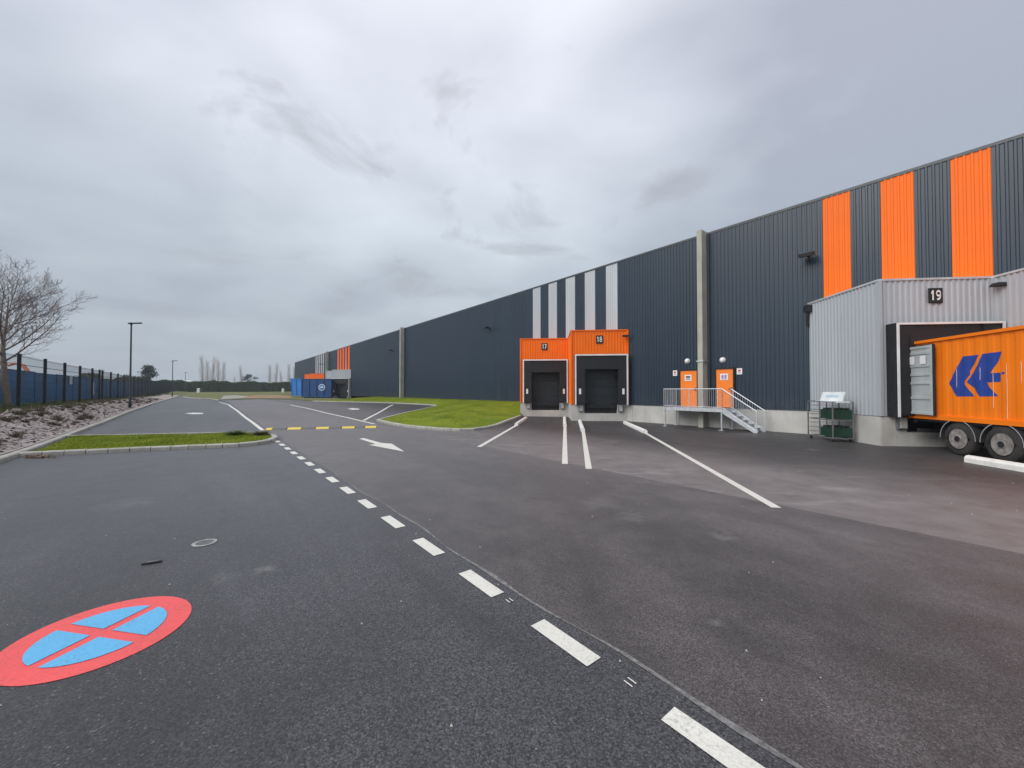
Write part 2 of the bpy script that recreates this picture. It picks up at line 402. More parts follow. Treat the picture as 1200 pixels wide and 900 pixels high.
def ribbon(name, pts, w, m, dz=.006, name_kind='structure', ends=None, step=.5):
    """painted line of constant width following the ground; pts are ground points"""
    P = [Vector((p.x, p.y, 0)) for p in pts]; Q = []
    for a, b in zip(P, P[1:]):
        k = max(1, int((b - a).length / step)); Q += [a + (b - a) * (i / k) for i in range(k)]
    Q.append(P[-1]); mb = MB()
    for i, q in enumerate(Q):
        d = (Q[min(i + 1, len(Q) - 1)] - Q[max(i - 1, 0)]).normalized(); nrm = Vector((-d.y, d.x, 0))
        ww = w(i / (len(Q) - 1)) if callable(w) else w
        for k in (-1, 1):
            v = q + nrm * (ww / 2 * k); v.z = zt_xy(v.x, v.y) + dz; mb.v.append(v)
    for i in range(len(Q) - 1): mb.f.append([2 * i, 2 * i + 1, 2 * i + 3, 2 * i + 2]); mb.m.append(0)
    o = obj(name, mb, m); fixup(o); return tag(o, kind=name_kind) if name_kind else o

# big ground sheet
def build_ground():
    ss = [-500, -200, -80] + [-40 + 4 * i for i in range(60)] + [220, 260, 320, 420, 600, 900, 1500, 3000]
    ns = [-2500, -1200, -600, -300, -150, -80, -50, -30, -20, -14, -11, -9, -8.2, -7.6, -7.2, -6.8, -6.4, -6, -5.6, -5.2, -4.8, -4.4, -4, -2, 2, 8, 14, 22, 30, 60, 120, 240, 500, 1200, 2500]
    mb = MB()
    for s in ss:
        for n in ns: mb.v.append(W(s, n, H(s, n) - .06))
    k = len(ns)
    for i in range(len(ss) - 1):
        for j in range(k - 1):
            a = i * k + j; mb.f.append([a, a + 1, a + k + 1, a + k]); mb.m.append(0)
    o = obj('ground', mb, M['ground'], smooth_=True); fixup(o); tag(o, kind='structure')
build_ground()
SEAM = 2.48
strip_sheet('road', -45, 114, -4.4, SEAM, 0, M['asph_l'])
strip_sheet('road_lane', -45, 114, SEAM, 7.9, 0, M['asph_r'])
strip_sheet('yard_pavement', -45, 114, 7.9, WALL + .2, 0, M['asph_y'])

# mulch bank between kerb and fence
bank = lambda s, n: H(s, n)
def bankn(s, n):
    return H(s, n) + .045 * math.sin(s * 1.7 + n * 2.1) * math.sin(n * 2.7 + s * .6) * smooth((-4.6 - n) / .5)
strip_sheet('planting_bed', -30, 112, -7.5, -4.62, .03, M['mulch'], ds=.5, dn=.25, hf=bankn)

# chips and litter over the bed
mb = MB()
for _ in range(16000):
    s = 8 + 70 * random.random() ** 1.5; n = random.uniform(-7.6, -4.7)
    p = W(s, n, bankn(s, n) + .035); a = random.uniform(0, 6.28); l = random.uniform(.03, .09); w = l * random.uniform(.3, .6)
    e = Vector((math.cos(a), math.sin(a), random.uniform(-.5, .5))) * l; g = Vector((-math.sin(a), math.cos(a), random.uniform(-.5, .7))) * w
    mb.quad(p - e - g, p + e - g, p + e + g, p - e + g)
tag(obj('bark_chips', mb, M['chips'], fix=False), 'pinkish brown bark chips covering the sloping planting bed', 'bark mulch', kind='stuff')
def tuft_mb(h, r, n, lean=.6, wid=.02):
    mb = MB()
    for _ in range(n):
        a = random.uniform(0, 6.28); rr = random.random() * r * .5; hh = h * random.uniform(.5, 1)
        b = Vector((math.cos(a) * rr, math.sin(a) * rr, 0)); a2 = a + random.uniform(-.6, .6)
        t = b + Vector((math.cos(a2) * r * lean * random.random(), math.sin(a2) * r * lean * random.random(), hh))
        m_ = (b + t) / 2 + Vector((0, 0, hh * .12)); sd = Vector((-math.sin(a), math.cos(a), 0)) * wid
        mb.add([b - sd, b + sd, m_ + sd * .8, m_ - sd * .8, t], [(0, 1, 2, 3), (3, 2, 4)])
    return mb
protos = []
for k in range(4):
    o = obj('dry_shrub', tuft_mb(.17 + .04 * k, .17 + .035 * k, 110, 1.1, .009), M['dry'], fix=False); protos.append(o)
cnt = 0
DL = 'low dry brown shrub planted in the bark mulch bed beside the long kerb'
for i in range(150):
    s = 13 + 62 * random.random() ** 1.25; n = random.uniform(-7.2, -4.95)
    p = W(s, n, bankn(s, n)); o = protos[i] if i < 4 else protos[i % 4].copy()
    if i >= 4: C.objects.link(o)
    o.location = p; o.rotation_euler.z = random.uniform(0, 6.28); sc = random.uniform(.7, 1.25); o.scale = (sc, sc, sc * random.uniform(.7, 1.1))
    tag(o, DL, 'shrub', 'dry shrubs in the mulch bed')

# ------------------------------------------------------------------ kerbs
def kerb(name, pts, w=.2, h=.13, closed=False, side=1, label=None, m='kerb'):
    """kerb stones following points; side: which side of the line the stone lies on. The pieces have gaps of 8 mm"""
    P = [Vector((p.x, p.y, 0)) for p in pts]; mb = MB()
    if closed: P.append(P[0])
    Q = []
    for a, b in zip(P, P[1:]):
        k = max(1, round((b - a).length / .5)); Q += [a + (b - a) * (i / k) for i in range(k)]
    Q.append(P[-1]); nr = []
    for i in range(len(Q)):
        a = Q[i - 1] if i else (Q[-2] if closed else Q[0]); b = Q[i + 1] if i < len(Q) - 1 else (Q[1] if closed else Q[-1])
        d = (b - a).normalized(); nr.append(Vector((-d.y, d.x, 0)) * side)
    for i in range(len(Q) - 1):
        d = (Q[i + 1] - Q[i]).normalized() * .012
        vs = []
        for q, nn, e in ((Q[i], nr[i], d), (Q[i + 1], nr[i + 1], -d)):
            z = zt_xy(q.x, q.y)
            for off, hh in ((0, -.08), (0, h - .03), (.03, h), (w, h), (w, -.08)):
                v = q + e + nn * off; v.z = z + hh + (.002 * (i % 3)); vs.append(v)
        mb.add(vs, [(0, 1, 6, 5), (1, 2, 7, 6), (2, 3, 8, 7), (3, 4, 9, 8), (0, 4, 3, 2, 1), (5, 6, 7, 8, 9)])
    return tag(obj(name, mb, M[m]), kind='structure')
kerb('kerb', [W(s, -4.4) for s in range(-30, 112, 2)], side=1)

# island with a strip of grass in the foreground
A = lambda px, py: G(px, py)
isl = [W(SN(A(30, 535))[0], -4.4), A(100, 532), A(200, 527.5), A(280, 524), A(303, 521.5), A(318, 518.8), A(326, 515.5), A(324, 512.5), A(314, 510.2), A(296, 509.2), A(270, 509.4), A(200, 511), A(130, 512.6), W(SN(A(72, 514))[0], -4.4)]
kerb('island_kerb', isl, side=1)
def lawn_h(x, y): return zt_xy(x, y) + .10 + .025 * math.sin(x * 1.9) * math.sin(y * 2.3)
def shrink(pts, d):
    out = []; n = len(pts)
    for i in range(n):
        a, b = pts[i - 1], pts[(i + 1) % n]; dd = (b - a).normalized(); out.append(pts[i] + Vector((-dd.y, dd.x, 0)) * d)
    return out
def blades(name, inside, bb, hf, count, h, label, keep=None):
    mb = MB(); c = 0; tries = 0
    while c < count and tries < count * 8:
        tries += 1
        x = random.uniform(bb[0], bb[1]); y = random.uniform(bb[2], bb[3])
        if not inside(x, y) or (keep and not keep(x, y)): continue
        c += 1; z = hf(x, y); a = random.uniform(0, 6.28); hh = h * random.uniform(.4, 1.); w = .010 + .0004 * y
        b = Vector((x, y, z - .01)); sd = Vector((math.cos(a), math.sin(a), 0)) * w
        tip = b + Vector((random.uniform(-.5, .5) * hh, random.uniform(-.5, .5) * hh, hh))
        mb.add([b - sd, b + sd, tip], [(0, 1, 2)])
    return tag(obj(name, mb, M['grass_blade'], fix=False), label, 'grass', kind='stuff')
o, ins, bb = area_sheet('island_lawn', shrink(isl, .19), lawn_h, M['lawn'], .5)
blades('grass', ins, bb, lawn_h, 26000, .05, 'short yellow green grass on the narrow kerbed traffic island')
# rough clumps at the end of the island
for px, lab in ((276, 'coarse dark grass clump near the tip of the traffic island'), (306, 'brownish grass clump at the rounded tip of the traffic island')):
    p = A(px, 512.6); p.z += .11
    o = obj('grass_clump', tuft_mb(.2, .5, 260, 1.2, .012), M['hedge'] if px < 300 else M['dry'], fix=False); o.location = p; tag(o, lab, 'grass clump')
# brown leaves blown into the kerb corner
mb = MB()
for _ in range(260):
    p = A(30 + abs(random.gauss(0, 14)), 536 + random.uniform(-1.5, 1.5)); p.z += .012 + random.random() * .03; a = random.uniform(0, 6.28); l = random.uniform(.02, .05)
    e = Vector((math.cos(a), math.sin(a), .25)) * l; g = Vector((-math.sin(a), math.cos(a), .2)) * l * .7
    mb.quad(p - e, p - g, p + e, p + g)
M['leaf_brown'] = leafmat('dead_leaves', (.13, .07, .05), (.24, .15, .1), 5)
tag(obj('dead_leaves', mb, M['leaf_brown'], fix=False), 'reddish brown dead leaves blown into the corner of the kerb', 'dead leaves', kind='stuff')

# grass bank in front of the warehouse
def wall_s(px):
    dx = (px - 600) / F; t = WALL / (NV.x * dx + NV.y); return t * (UV.x * dx + UV.y), t
WD = 3.7
LFT = W(0, WALL, 0) - RV * WD; kk = (WALL - SN(LFT)[1]) / (DV.dot(NV)); DS = SN(LFT + DV * kk)[0]     # s-length of one dock
D17B = W(wall_s(736)[0] + 2 * DS, WALL + .1, 0); D17L = W(wall_s(736)[0] + DS, WALL, 0) - RV * (WD - .02) + DV * .05
edge = [A(611, 488.6), A(605, 491), A(594, 495.3), A(584, 499.6), A(574, 502.3), A(556, 505), A(540, 505.6), A(528, 505.3), A(512, 504.3), A(499, 503.2), A(486, 502), A(473, 500.6), A(455, 497.3), A(441, 493.8),
        A(476, 484.5), A(497, 479.8), A(507, 477.6), A(511, 476.2), A(505, 475.2), A(480, 473.8), A(455, 472.7), A(436, 472.2), A(410, 471.6), A(390, 471.2), A(366, 470.6)]
e_s, e_n = SN(edge[-1])
outl = edge + [W(e_s + 3, WALL + .1), W(76, WALL + .1), W(60, WALL + .1), W(27, WALL + .1), D17B, D17L]
edv = [Vector((p.x, p.y, 0)) for p in edge]
def bank_h(x, y):
    p = Vector((x, y, 0)); s, n = SN(p); d = 1e9
    for a, b in zip(edv, edv[1:]):
        t = max(0, min(1, (p - a).dot(b - a) / (b - a).length_squared)); d = min(d, (p - a - (b - a) * t).length)
    dw = max(0, WALL - n); z0 = zt(s) + .1; top = max(1.06, z0)
    return lerp(z0, top, smooth(d / (d + dw + 1e-3)) if d > .01 else 0) + .02 * math.sin(x * 1.3) * math.sin(y * 1.1) * min(1, d)
o, ins, bb = area_sheet('grass_bank', outl[::-1], bank_h, M['lawn'], 1.)
kerb('bank_kerb', edge, side=1 if False else -1)
blades('grass', ins, bb, bank_h, 30000, .05, 'mown yellow green grass on the bank rising to the slate wall')
# verge and bare earth beyond the end of the road
vg = [A(256, 469.6), A(272, 468.6), A(300, 467.8), A(330, 468), A(352, 468.9), A(366, 470.4), W(e_s + 3, WALL - 3), W(124, 19), W(124, -3.8), W(108, -3.8), A(214, 465.4), A(230, 466.6)]
area_sheet('verge', vg[::-1], lambda x, y: zt_xy(x, y) + .05, M['ground'], 3.)
kerb('verge_kerb', [A(214, 465.4), A(222, 466.7), A(240, 467.4), A(256, 469.6), A(272, 468.6)], side=1)
area_sheet('stony_patch', [A(258, 468.6), A(285, 467.2), A(292, 464.8), A(276, 463.6), A(262, 464.2)], lambda x, y: zt_xy(x, y) + .09, M['gravelly'], 2.)
area_sheet('bare_earth', [A(287, 467.3), A(310, 467.3), A(340, 467.4), A(342, 464.6), A(325, 463.2), A(303, 463.1), A(290, 464.4)], lambda x, y: zt_xy(x, y) + .08, M['dirt'], 3.)

# ------------------------------------------------------------------ markings
for k in range(-1, 14):
    s = 2.204 + 1.2 * k - (0.02 if k > 5 else 0)
    ribbon('road_dash', [W(s - .31, 2.27), W(s + .31, 2.27)], .155, M['white_line'])
def wob(s): return SEAM + .03 * math.sin(s * 1.3) + .018 * math.sin(s * 3.7 + 1)
ribbon('joint_sealant', [W(s * .2, wob(s * .2)) for s in range(-20, 90)], lambda t: .032 + .014 * math.sin(t * 60) + .01 * math.sin(t * 171), M['seal'], .004, step=.2)
for a, b in (((606, 498), (561.3, 524)), ((662, 500), (662, 544)), ((683.5, 506), (690, 550)), ((757, 508), (910, 595.5))):
    ribbon('bay_line', [A(*a), A(*b)], .16, M['white_line'])
ribbon('edge_line', [A(*p) for p in ((257, 471.5), (268, 474.4), (276, 480), (290, 491), (308, 504.5))], .18, M['white_line'])
ribbon('edge_line', [A(*p) for p in ((340, 474.4), (365, 479.8), (395, 486.8), (424, 493.6), (439, 497))], .18, M['white_line'])
ribbon('edge_line', [A(426, 493), A(460.5, 474.4)], .18, M['white_line'])
def flat_poly(name, pts, m, dz=.006, label=None, cat=None):
    pts = [Vector((p.x, p.y, zt_xy(p.x, p.y) + dz)) for p in pts]; mb = MB(); mb.v = pts
    for t in tessellate_polygon([pts]): mb.f.append(list(t)); mb.m.append(0)
    o = obj(name, mb, m); fixup(o)
    return tag(o, label, cat) if label else tag(o, kind='structure')
flat_poly('direction_arrow', [A(421, 514.4), A(426, 513.6), A(446.5, 519.3), A(459.3, 520.2), A(474, 529.6), A(432, 521.6), A(440.5, 520.6)], M['white_line'], .006,
          'white arrow painted on the asphalt in front of the yellow speed bump', 'road arrow')
flat_poly('direction_arrow', [A(216, 484.6), A(226, 483.6), A(238, 484), A(238, 485.2), A(226, 485.6)], M['white_line'], .006, 'small far arrow painted on the asphalt beyond the traffic island', 'road arrow')
flat_poly('direction_arrow', [A(407, 479), A(413, 478.4), A(421, 479), A(421, 480), A(413, 480.4)], M['white_line'], .006, 'pale arrow painted inside the triangle of asphalt beside the grass', 'road arrow')
# painted no-stopping roundel
cc = Vector((-3.385, 3.235, 0)); e1 = Vector((.98, -.19, 0)).normalized(); e2 = Vector((.19, .98, 0)).normalized()
rd = thing('no_stopping_marking', 'round red and blue no stopping marking painted on the dark asphalt', 'road marking', cc)
def disc(r, z, n=72):
    mb = MB(); mb.v = [cc + Vector((math.cos(2 * math.pi * i / n) * r, math.sin(2 * math.pi * i / n) * r, z)) for i in range(n)]; mb.f = [list(range(n))]; mb.m = [0]; return mb
obj('red_disc', disc(.575, .004), M['sign_red'], rd)
ri, hw = .405, .045
for sx in (1, -1):
    for sy in (1, -1):
        a0 = math.asin(hw / ri); pts = [Vector((hw, hw, 0))]
        for i in range(19):
            a = lerp(a0, math.pi / 2 - a0, i / 18); pts.append(Vector((ri * math.cos(a), ri * math.sin(a), 0)))
        mb = MB(); mb.v = [cc + e1 * p.x * sx + e2 * p.y * sy + UP * .008 for p in pts]; mb.f = [list(range(len(pts)))]; mb.m = [0]
        o = obj('blue_segment', mb, M['sign_blue'], rd); fixup(o)
# speed bump of yellow and dark blocks
bump = thing('speed_bump', 'low rubber speed bump of yellow and grey blocks across the road', 'speed bump', A(380, 502))
b0, b1 = A(312.5, 503.4), A(448, 500.6); dirb = Vector((b1.x - b0.x, b1.y - b0.y, 0)); Lb = dirb.length; dirb.normalize(); nb = Vector((-dirb.y, dirb.x, 0))
def bx_block(t0, t1, m):
    mb = MB(); P0 = b0 + dirb * (t0 * Lb + .02); P1 = b0 + dirb * (t1 * Lb - .02)
    prof = [(-.3, 0), (-.22, .04), (-.08, .075), (.08, .075), (.22, .04), (.3, 0)]
    vs = [Vector((P.x, P.y, zt_xy(P.x, P.y))) + nb * a + UP * z for P in (P0, P1) for a, z in prof]; n = len(prof)
    mb.add(vs, [(i, i + 1, n + i + 1, n + i) for i in range(n - 1)] + [tuple(range(n)), tuple(range(2 * n - 1, n - 1, -1))])
    return mb
tpx = lambda x: (x - 312.5) / (448 - 312.5)
ye = [(312.5, 320), (336, 352), (368, 384), (398.5, 414.5), (426.5, 441)]
last = None
for a, b in ye:
    if last is not None: obj('grey_block', bx_block(tpx(last), tpx(a), 0), M['bump_dark'], bump)
    obj('yellow_block', bx_block(tpx(a), tpx(b), 0), M['yellow_line'], bump); last = b
# small things lying on the asphalt
mc = A(239.5, 637)
mh = thing('manhole_cover', 'small round manhole cover with a pale rim in the asphalt', 'manhole cover', mc)
mb = MB(); n = 40; ro, rr = .135, .095
for i in range(n):
    a = 2 * math.pi * i / n
    for r_ in (ro, rr): mb.v.append(mc + Vector((math.cos(a) * r_, math.sin(a) * r_, .006)))
for i in range(n): j = (i + 1) % n; mb.f.append([2 * i, 2 * j, 2 * j + 1, 2 * i + 1]); mb.m.append(0)
obj('rim', mb, mat('worn_rim', (.3, .3, .3), .7, var=.5, scale=12, local=False), mh)
mb = MB(); mb.v = [mc + Vector((math.cos(2 * math.pi * i / n) * rr, math.sin(2 * math.pi * i / n) * rr, .005)) for i in range(n)]; mb.f = [list(range(n))]; mb.m = [0]
obj('lid', mb, mat('iron_lid', (.12, .12, .12), .5, metal=.3, var=.5, scale=30, local=False), mh)
sp = A(178, 660.5); mb = MB(); ax = Vector((.93, .36, 0)).normalized(); ay = Vector((-ax.y, ax.x, 0))
mb.prism([sp + ax * a + ay * b + UP * .002 for a, b in ((-.085, -.03), (-.02, -.035), (.05, -.02), (.085, -.022), (.09, .012), (.02, .022), (-.02, .012), (-.08, .008))], UP * .016)
mb.prism([sp + ax * a + ay * b + UP * .018 for a, b in ((-.05, -.02), (.06, -.012), (.07, .006), (-.03, .004))], UP * .008, 1)
tag(obj('metal_scrap', mb, [M['steel_dark'], M['steel_grey']], loc=sp), 'flat dark piece of scrap metal lying on the asphalt', 'scrap')
for px, py, sc in ((597, 705, 1), (738.5, 803, 1.1)):
    p = A(px, py)
    for k in (-1, 1):
        q = p + NV * (.02 * k * sc)
        flat_poly('paint_spot', [q + UV * (.035 * sc) + NV * .008, q + UV * .035 * sc, q - UV * .03 * sc - NV * .006, q - UV * .03 * sc + NV * .006], M['white_line'], .006)
mb = MB()
for _ in range(260):
    s = random.uniform(-2, 16); n = random.uniform(-4, 14); p = W(s, n, zt(s) + .003); a = random.uniform(0, 6); l = random.uniform(.004, .014)
    e = Vector((math.cos(a), math.sin(a), 0)) * l; g = Vector((-math.sin(a), math.cos(a), 0)) * l * .8; top = p + UP * l
    mb.add([p - e, p - g, p + e, p + g, top], [(0, 1, 4), (1, 2, 4), (2, 3, 4), (3, 0, 4)])
tag(obj('grit', mb, mat('pale_grit', (.45, .43, .4), .9)), 'pale grit and tiny stones scattered on the asphalt', 'grit', kind='stuff')

# ------------------------------------------------------------------ warehouse
wh = thing('warehouse', 'very long slate grey ribbed warehouse with orange and silver stripes', 'warehouse', W(40, WALL, 0))
def ribs(mb, p0, d, out, L_, z0, z1, pitch=.193, depth=.03, mi=0, zf=None, phase=0.):
    """trapezoidal sheet running from p0 along d for L_"""
    k = 0; t = 0.; prof = []
    fr = (0, .5, .6, .9)
    while t < L_ - 1e-6:
        for i, f in enumerate(fr):
            x = (k + f) * pitch
            if x >= L_ - 1e-6: break
            prof.append((x, 0 if i < 2 else depth))
        k += 1; t = k * pitch
    prof.append((L_, prof[-1][1] if len(prof) % 4 == 3 else 0))
    o = len(mb.v)
    for x, dp in prof:
        for z in (z0, z1):
            v = p0 + d * x + out * dp; v = Vector((v.x, v.y, zf(x) if (zf and z == z1) else z)); mb.v.append(v)
    for i in range(len(prof) - 1):
        a = o + 2 * i; mb.f.append([a, a + 2, a + 3, a + 1]); mb.m.append(mi)
PT = .193; S0 = 137.0; S1 = -45.0; TOP = 10.72; CL0 = 1.08
out = -NV
def snap(s): return round((4.97 - s) / PT)
def wall_seg(mb, ka, kb, z0, z1):      # between rib indexes, s decreasing from far to near
    if kb <= ka: return
    ribs(mb, W(4.97 - ka * PT, WALL, 0), -UV, out, (kb - ka) * PT, z0, z1, PT, .024)
stripes = []
for k in range(5): stripes.append((snap(4.97 - 1.93 * k), 'clad_orange', 4.6))
for k in range(5): stripes.append((snap(17.16 + 1.93 * k), 'clad_silver', 4.6))
for k in range(5): stripes.append((snap(79.4 + 1.93 * k), 'clad_orange', 5.4))
for k in range(5): stripes.append((snap(100.2 + 1.93 * k), 'clad_silver', 5.4))
stripes.sort()
wallmb = MB(); cur = snap(S0); end = snap(S1)
for k, mt, zb in stripes:
    wall_seg(wallmb, cur, k, CL0, TOP); wall_seg(wallmb, k, k + 5, CL0, zb); cur = k + 5
wall_seg(wallmb, cur, end, CL0, TOP)
obj('wall', wallmb, M['clad_dark'], wh, fix=False)
for k, mt, zb in stripes:
    mb = MB(); wall_seg(mb, k, k + 5, zb, TOP)
    o = obj('stripe_panel', mb, M[mt], wh, fix=False)
    o['label'] = ('orange' if 'orange' in mt else 'silver grey') + ' vertical stripe panel'
# body behind the sheet, other sides, roof
mb = MB(); DP = 70
mb.box(W((S0 + S1) / 2, WALL + DP / 2 + .06, (TOP + 1) / 2), ((S0 - S1) / 2, DP / 2, (TOP - 1) / 2 - .02), (UV, NV, UP))
obj('side_wall', mb, M['clad_dark'], wh)
mb = MB(); mb.box(W((S0 + S1) / 2, WALL + DP / 2, TOP - .05), ((S0 - S1) / 2, DP / 2, .04), (UV, NV, UP)); obj('roof', mb, M['roof'], wh)
mb = MB(); mb.box(W((S0 + S1) / 2, WALL - .035 + .12, TOP + .05), ((S0 - S1) / 2 + .05, .12, .06), (UV, NV, UP))
obj('coping', mb, M['flash_dark'], wh)
mb = MB()
s = S1
while s < 27:
    mb.box(W(s + 3, WALL + .06, .47), (2.992, .09, .60), (UV, NV, UP)); s += 6
obj('plinth', mb, M['concrete'], wh)
mb = MB(); mb.box(W((S0 + S1) / 2, WALL - .045, CL0 + .01), ((S0 - S1) / 2, .022, .015), (UV, NV, UP)); obj('drip_flashing', mb, M['flash_dark'], wh)
for s in (10.13, 51.9, 94.3):
    mb = MB(); mb.box(W(s + .14, WALL - .33, 5.42), (.14, .34, 5.44), (UV, NV, UP)); f = obj('fire_wall_fin', mb, M['concrete_fin'], wh, bevel=.01)
    mb = MB(); mb.box(W(s - .07, WALL - .07, 5.95), (.06, .06, 4.75), (UV, NV, UP)); obj('dark_edge_strip', mb, M['flash_dark'], f)  # narrow dark strip up the near edge of the fin
    if s < 20:
        mb = MB(); mb.box(W(s + .14, WALL - .33, 3.63), (.19, .39, .03), (UV, NV, UP)); obj('clamp', mb, M['galv'], f)

# emergency doors
def edoor(s0, s1, sign):
    mid = (s0 + s1) / 2; w = (s1 - s0) / 2
    mb = MB(); mb.box(W(mid, WALL - .06, 2.14), (w - .02, .03, 1.02), (UV, NV, UP)); d = obj('door', mb, M['orange_door'], wh, bevel=.008)
    mb = MB()
    for sg in (-1, 1): mb.box(W(mid + sg * (w + .02), WALL - .06, 2.165), (.04, .06, 1.075), (UV, NV, UP))
    mb.box(W(mid, WALL - .06, 3.2), (w + .06, .063, .04), (UV, NV, UP)); obj('frame', mb, M['plate_black'], d)
    mb = MB(); mb.box(W(s0 + .1, WALL - .11, 2.1), (.03, .03, .08), (UV, NV, UP)); mb.bar(W(s0 + .1, WALL - .15, 2.1), W(s0 + .24, WALL - .15, 2.1), .025, .025); obj('handle', mb, M['steel_dark'], d)
    mb = MB(); c = W(mid + .02, WALL - .097, 2.75)
    mb.box(c, (.2, .006, .17), (UV, NV, UP), 0)
    if sign:
        for i in (-1, 1): mb.box(c + UV * (.075 * i) - NV * .01 + UP * .02, (.05, .005, .08), (UV, NV, UP), 1)
        mb.box(c - NV * .01 - UP * .11, (.13, .005, .02), (UV, NV, UP), 1)
    else:
        mb.box(c - NV * .01 + UP * .05, (.13, .005, .05), (UV, NV, UP), 2); mb.box(c - NV * .01 - UP * .07, (.12, .005, .025), (UV, NV, UP), 2)
    obj('door_sign', mb, [M['plate_white'], M['violet'], M['bush']], d)
edoor(10.72, 11.73, False); edoor(8.80, 9.70, True)
for s, z, lab in ((11.3, 3.72, 'round white wall light above the orange door left of the concrete column'), (9.35, 3.66, 'round white wall light above the orange door right of the concrete column')):
    r = thing('wall_light', lab, 'wall light', W(s, WALL, z), 'round lights over the emergency doors')
    mb = MB(); mb.tube([W(s, WALL - .03, z), W(s, WALL - .09, z)], .15, 24); obj('housing', mb, M['plate_white'], r)
    mb = MB(); mb.tube([W(s, WALL - .09, z), W(s, WALL - .15, z), W(s, WALL - .19, z), W(s, WALL - .205, z)], [.13, .12, .08, .02], 24); obj('lens', mb, M['lamp_glass'], r, smooth_=True)
for s, z, lab in ((12.06, 3.05, 'small white sign with a red pictogram left of the orange door'), (8.52, 3.02, 'small white sign with a red pictogram right of the orange doors')):
    mb = MB(); mb.box(W(s, WALL - .045, z), (.13, .01, .16), (UV, NV, UP)); mb.box(W(s, WALL - .058, z + .04), (.06, .004, .05), (UV, NV, UP), 1); mb.box(W(s, WALL - .058, z - .08), (.08, .004, .015), (UV, NV, UP), 2)
    tag(obj('small_sign', mb, [M['plate_white'], M['red'], M['steel_grey']], loc=W(s, WALL, z)), lab, 'sign')
# black floodlights high on the wall
def wall_s(px):
    dx = (px - 600) / F; t = WALL / (NV.x * dx + NV.y); return t * (UV.x * dx + UV.y), t
def flood(px, py, lab, sc=1.):
    s, Z = wall_s(px); z = CAMZ + (458 - py) * Z / F
    r = thing('floodlight', lab, 'floodlight', W(s, WALL, z), 'black floodlights on the warehouse wall')
    mb = MB(); mb.bar(W(s, WALL, z), W(s, WALL - .38 * sc, z + .02), .06, .08); mb.box(W(s, WALL - .03, z), (.1, .02, .12), (UV, NV, UP)); obj('bracket', mb, M['steel_dark'], r)
    tilt = (NV * .96 + UP * .2).normalized(); ax = (UV, tilt, UV.cross(tilt))
    mb = MB(); mb.box(W(s, WALL - .5 * sc, z + .03), (.27 * sc, .2 * sc, .085), ax); obj('head', mb, M['steel_dark'], r, bevel=.01)
    mb = MB(); mb.box(W(s, WALL - .5 * sc, z + .03) - ax[2] * .09, (.2 * sc, .16 * sc, .012), ax); obj('lens', mb, M['steel_grey'], r)
flood(951, 301, 'black floodlight on slate cladding left of the first orange stripe')
flood(574, 385, 'black floodlight on the slate wall left of dock seventeen')
flood(460, 411, 'small far black floodlight on the wall left of the second concrete column')
flood(380, 427, 'tiny farthest black floodlight beside the far silver stripes', 1.5)

# ------------------------------------------------------------------ loading docks
GLY = {'1': [[(.3, 0), (.62, 0), (.62, 1), (.36, 1), (.08, .8), (.08, .6), (.3, .7)]],
       '7': [[(.02, 1), (.98, 1), (.98, .84), (.52, 0), (.18, 0), (.66, .82), (.02, .82)]],
       '8': None, '9': None}
def ring(cx, cy, ro_x, ro_y, t, n=20):
    return [(cx + math.cos(2 * math.pi * i / n) * ro_x, cy + math.sin(2 * math.pi * i / n) * ro_y) for i in range(n)], [(cx + math.cos(2 * math.pi * i / n) * (ro_x - t), cy + math.sin(2 * math.pi * i / n) * (ro_y - t)) for i in range(n)]
def glyph(mb, ch, org, X, Y, out_, w, h, mi):
    def P(x, y): return org + X * (x * w) + Y * (y * h) + out_
    def rings(cx, cy, rx, ry, t):
        a, b = ring(cx, cy, rx, ry, t)
        for i in range(len(a)):
            j = (i + 1) % len(a); mb.quad(P(*a[i]), P(*a[j]), P(*b[j]), P(*b[i]), mi)
    if ch in '17':
        for poly in GLY[ch]: 
            pts = [P(*q) for q in poly]; o = len(mb.v); mb.v += pts
            for t in tessellate_polygon([pts]): mb.f.append([o + i for i in t]); mb.m.append(mi)
    elif ch == '8': rings(.5, .74, .44, .27, .17); rings(.5, .27, .49, .29, .18)
    elif ch == '9':
        rings(.5, .68, .48, .33, .19)
        pts = [P(*q) for q in ((.8, .68), (.98, .68), (.96, .4), (.84, .15), (.6, .01), (.22, 0), (.18, .16), (.5, .19), (.72, .35))]; o = len(mb.v); mb.v += [p + out_ * .02 for p in pts]
        for t in tessellate_polygon([pts]): mb.f.append([o + i for i in t]); mb.m.append(mi)
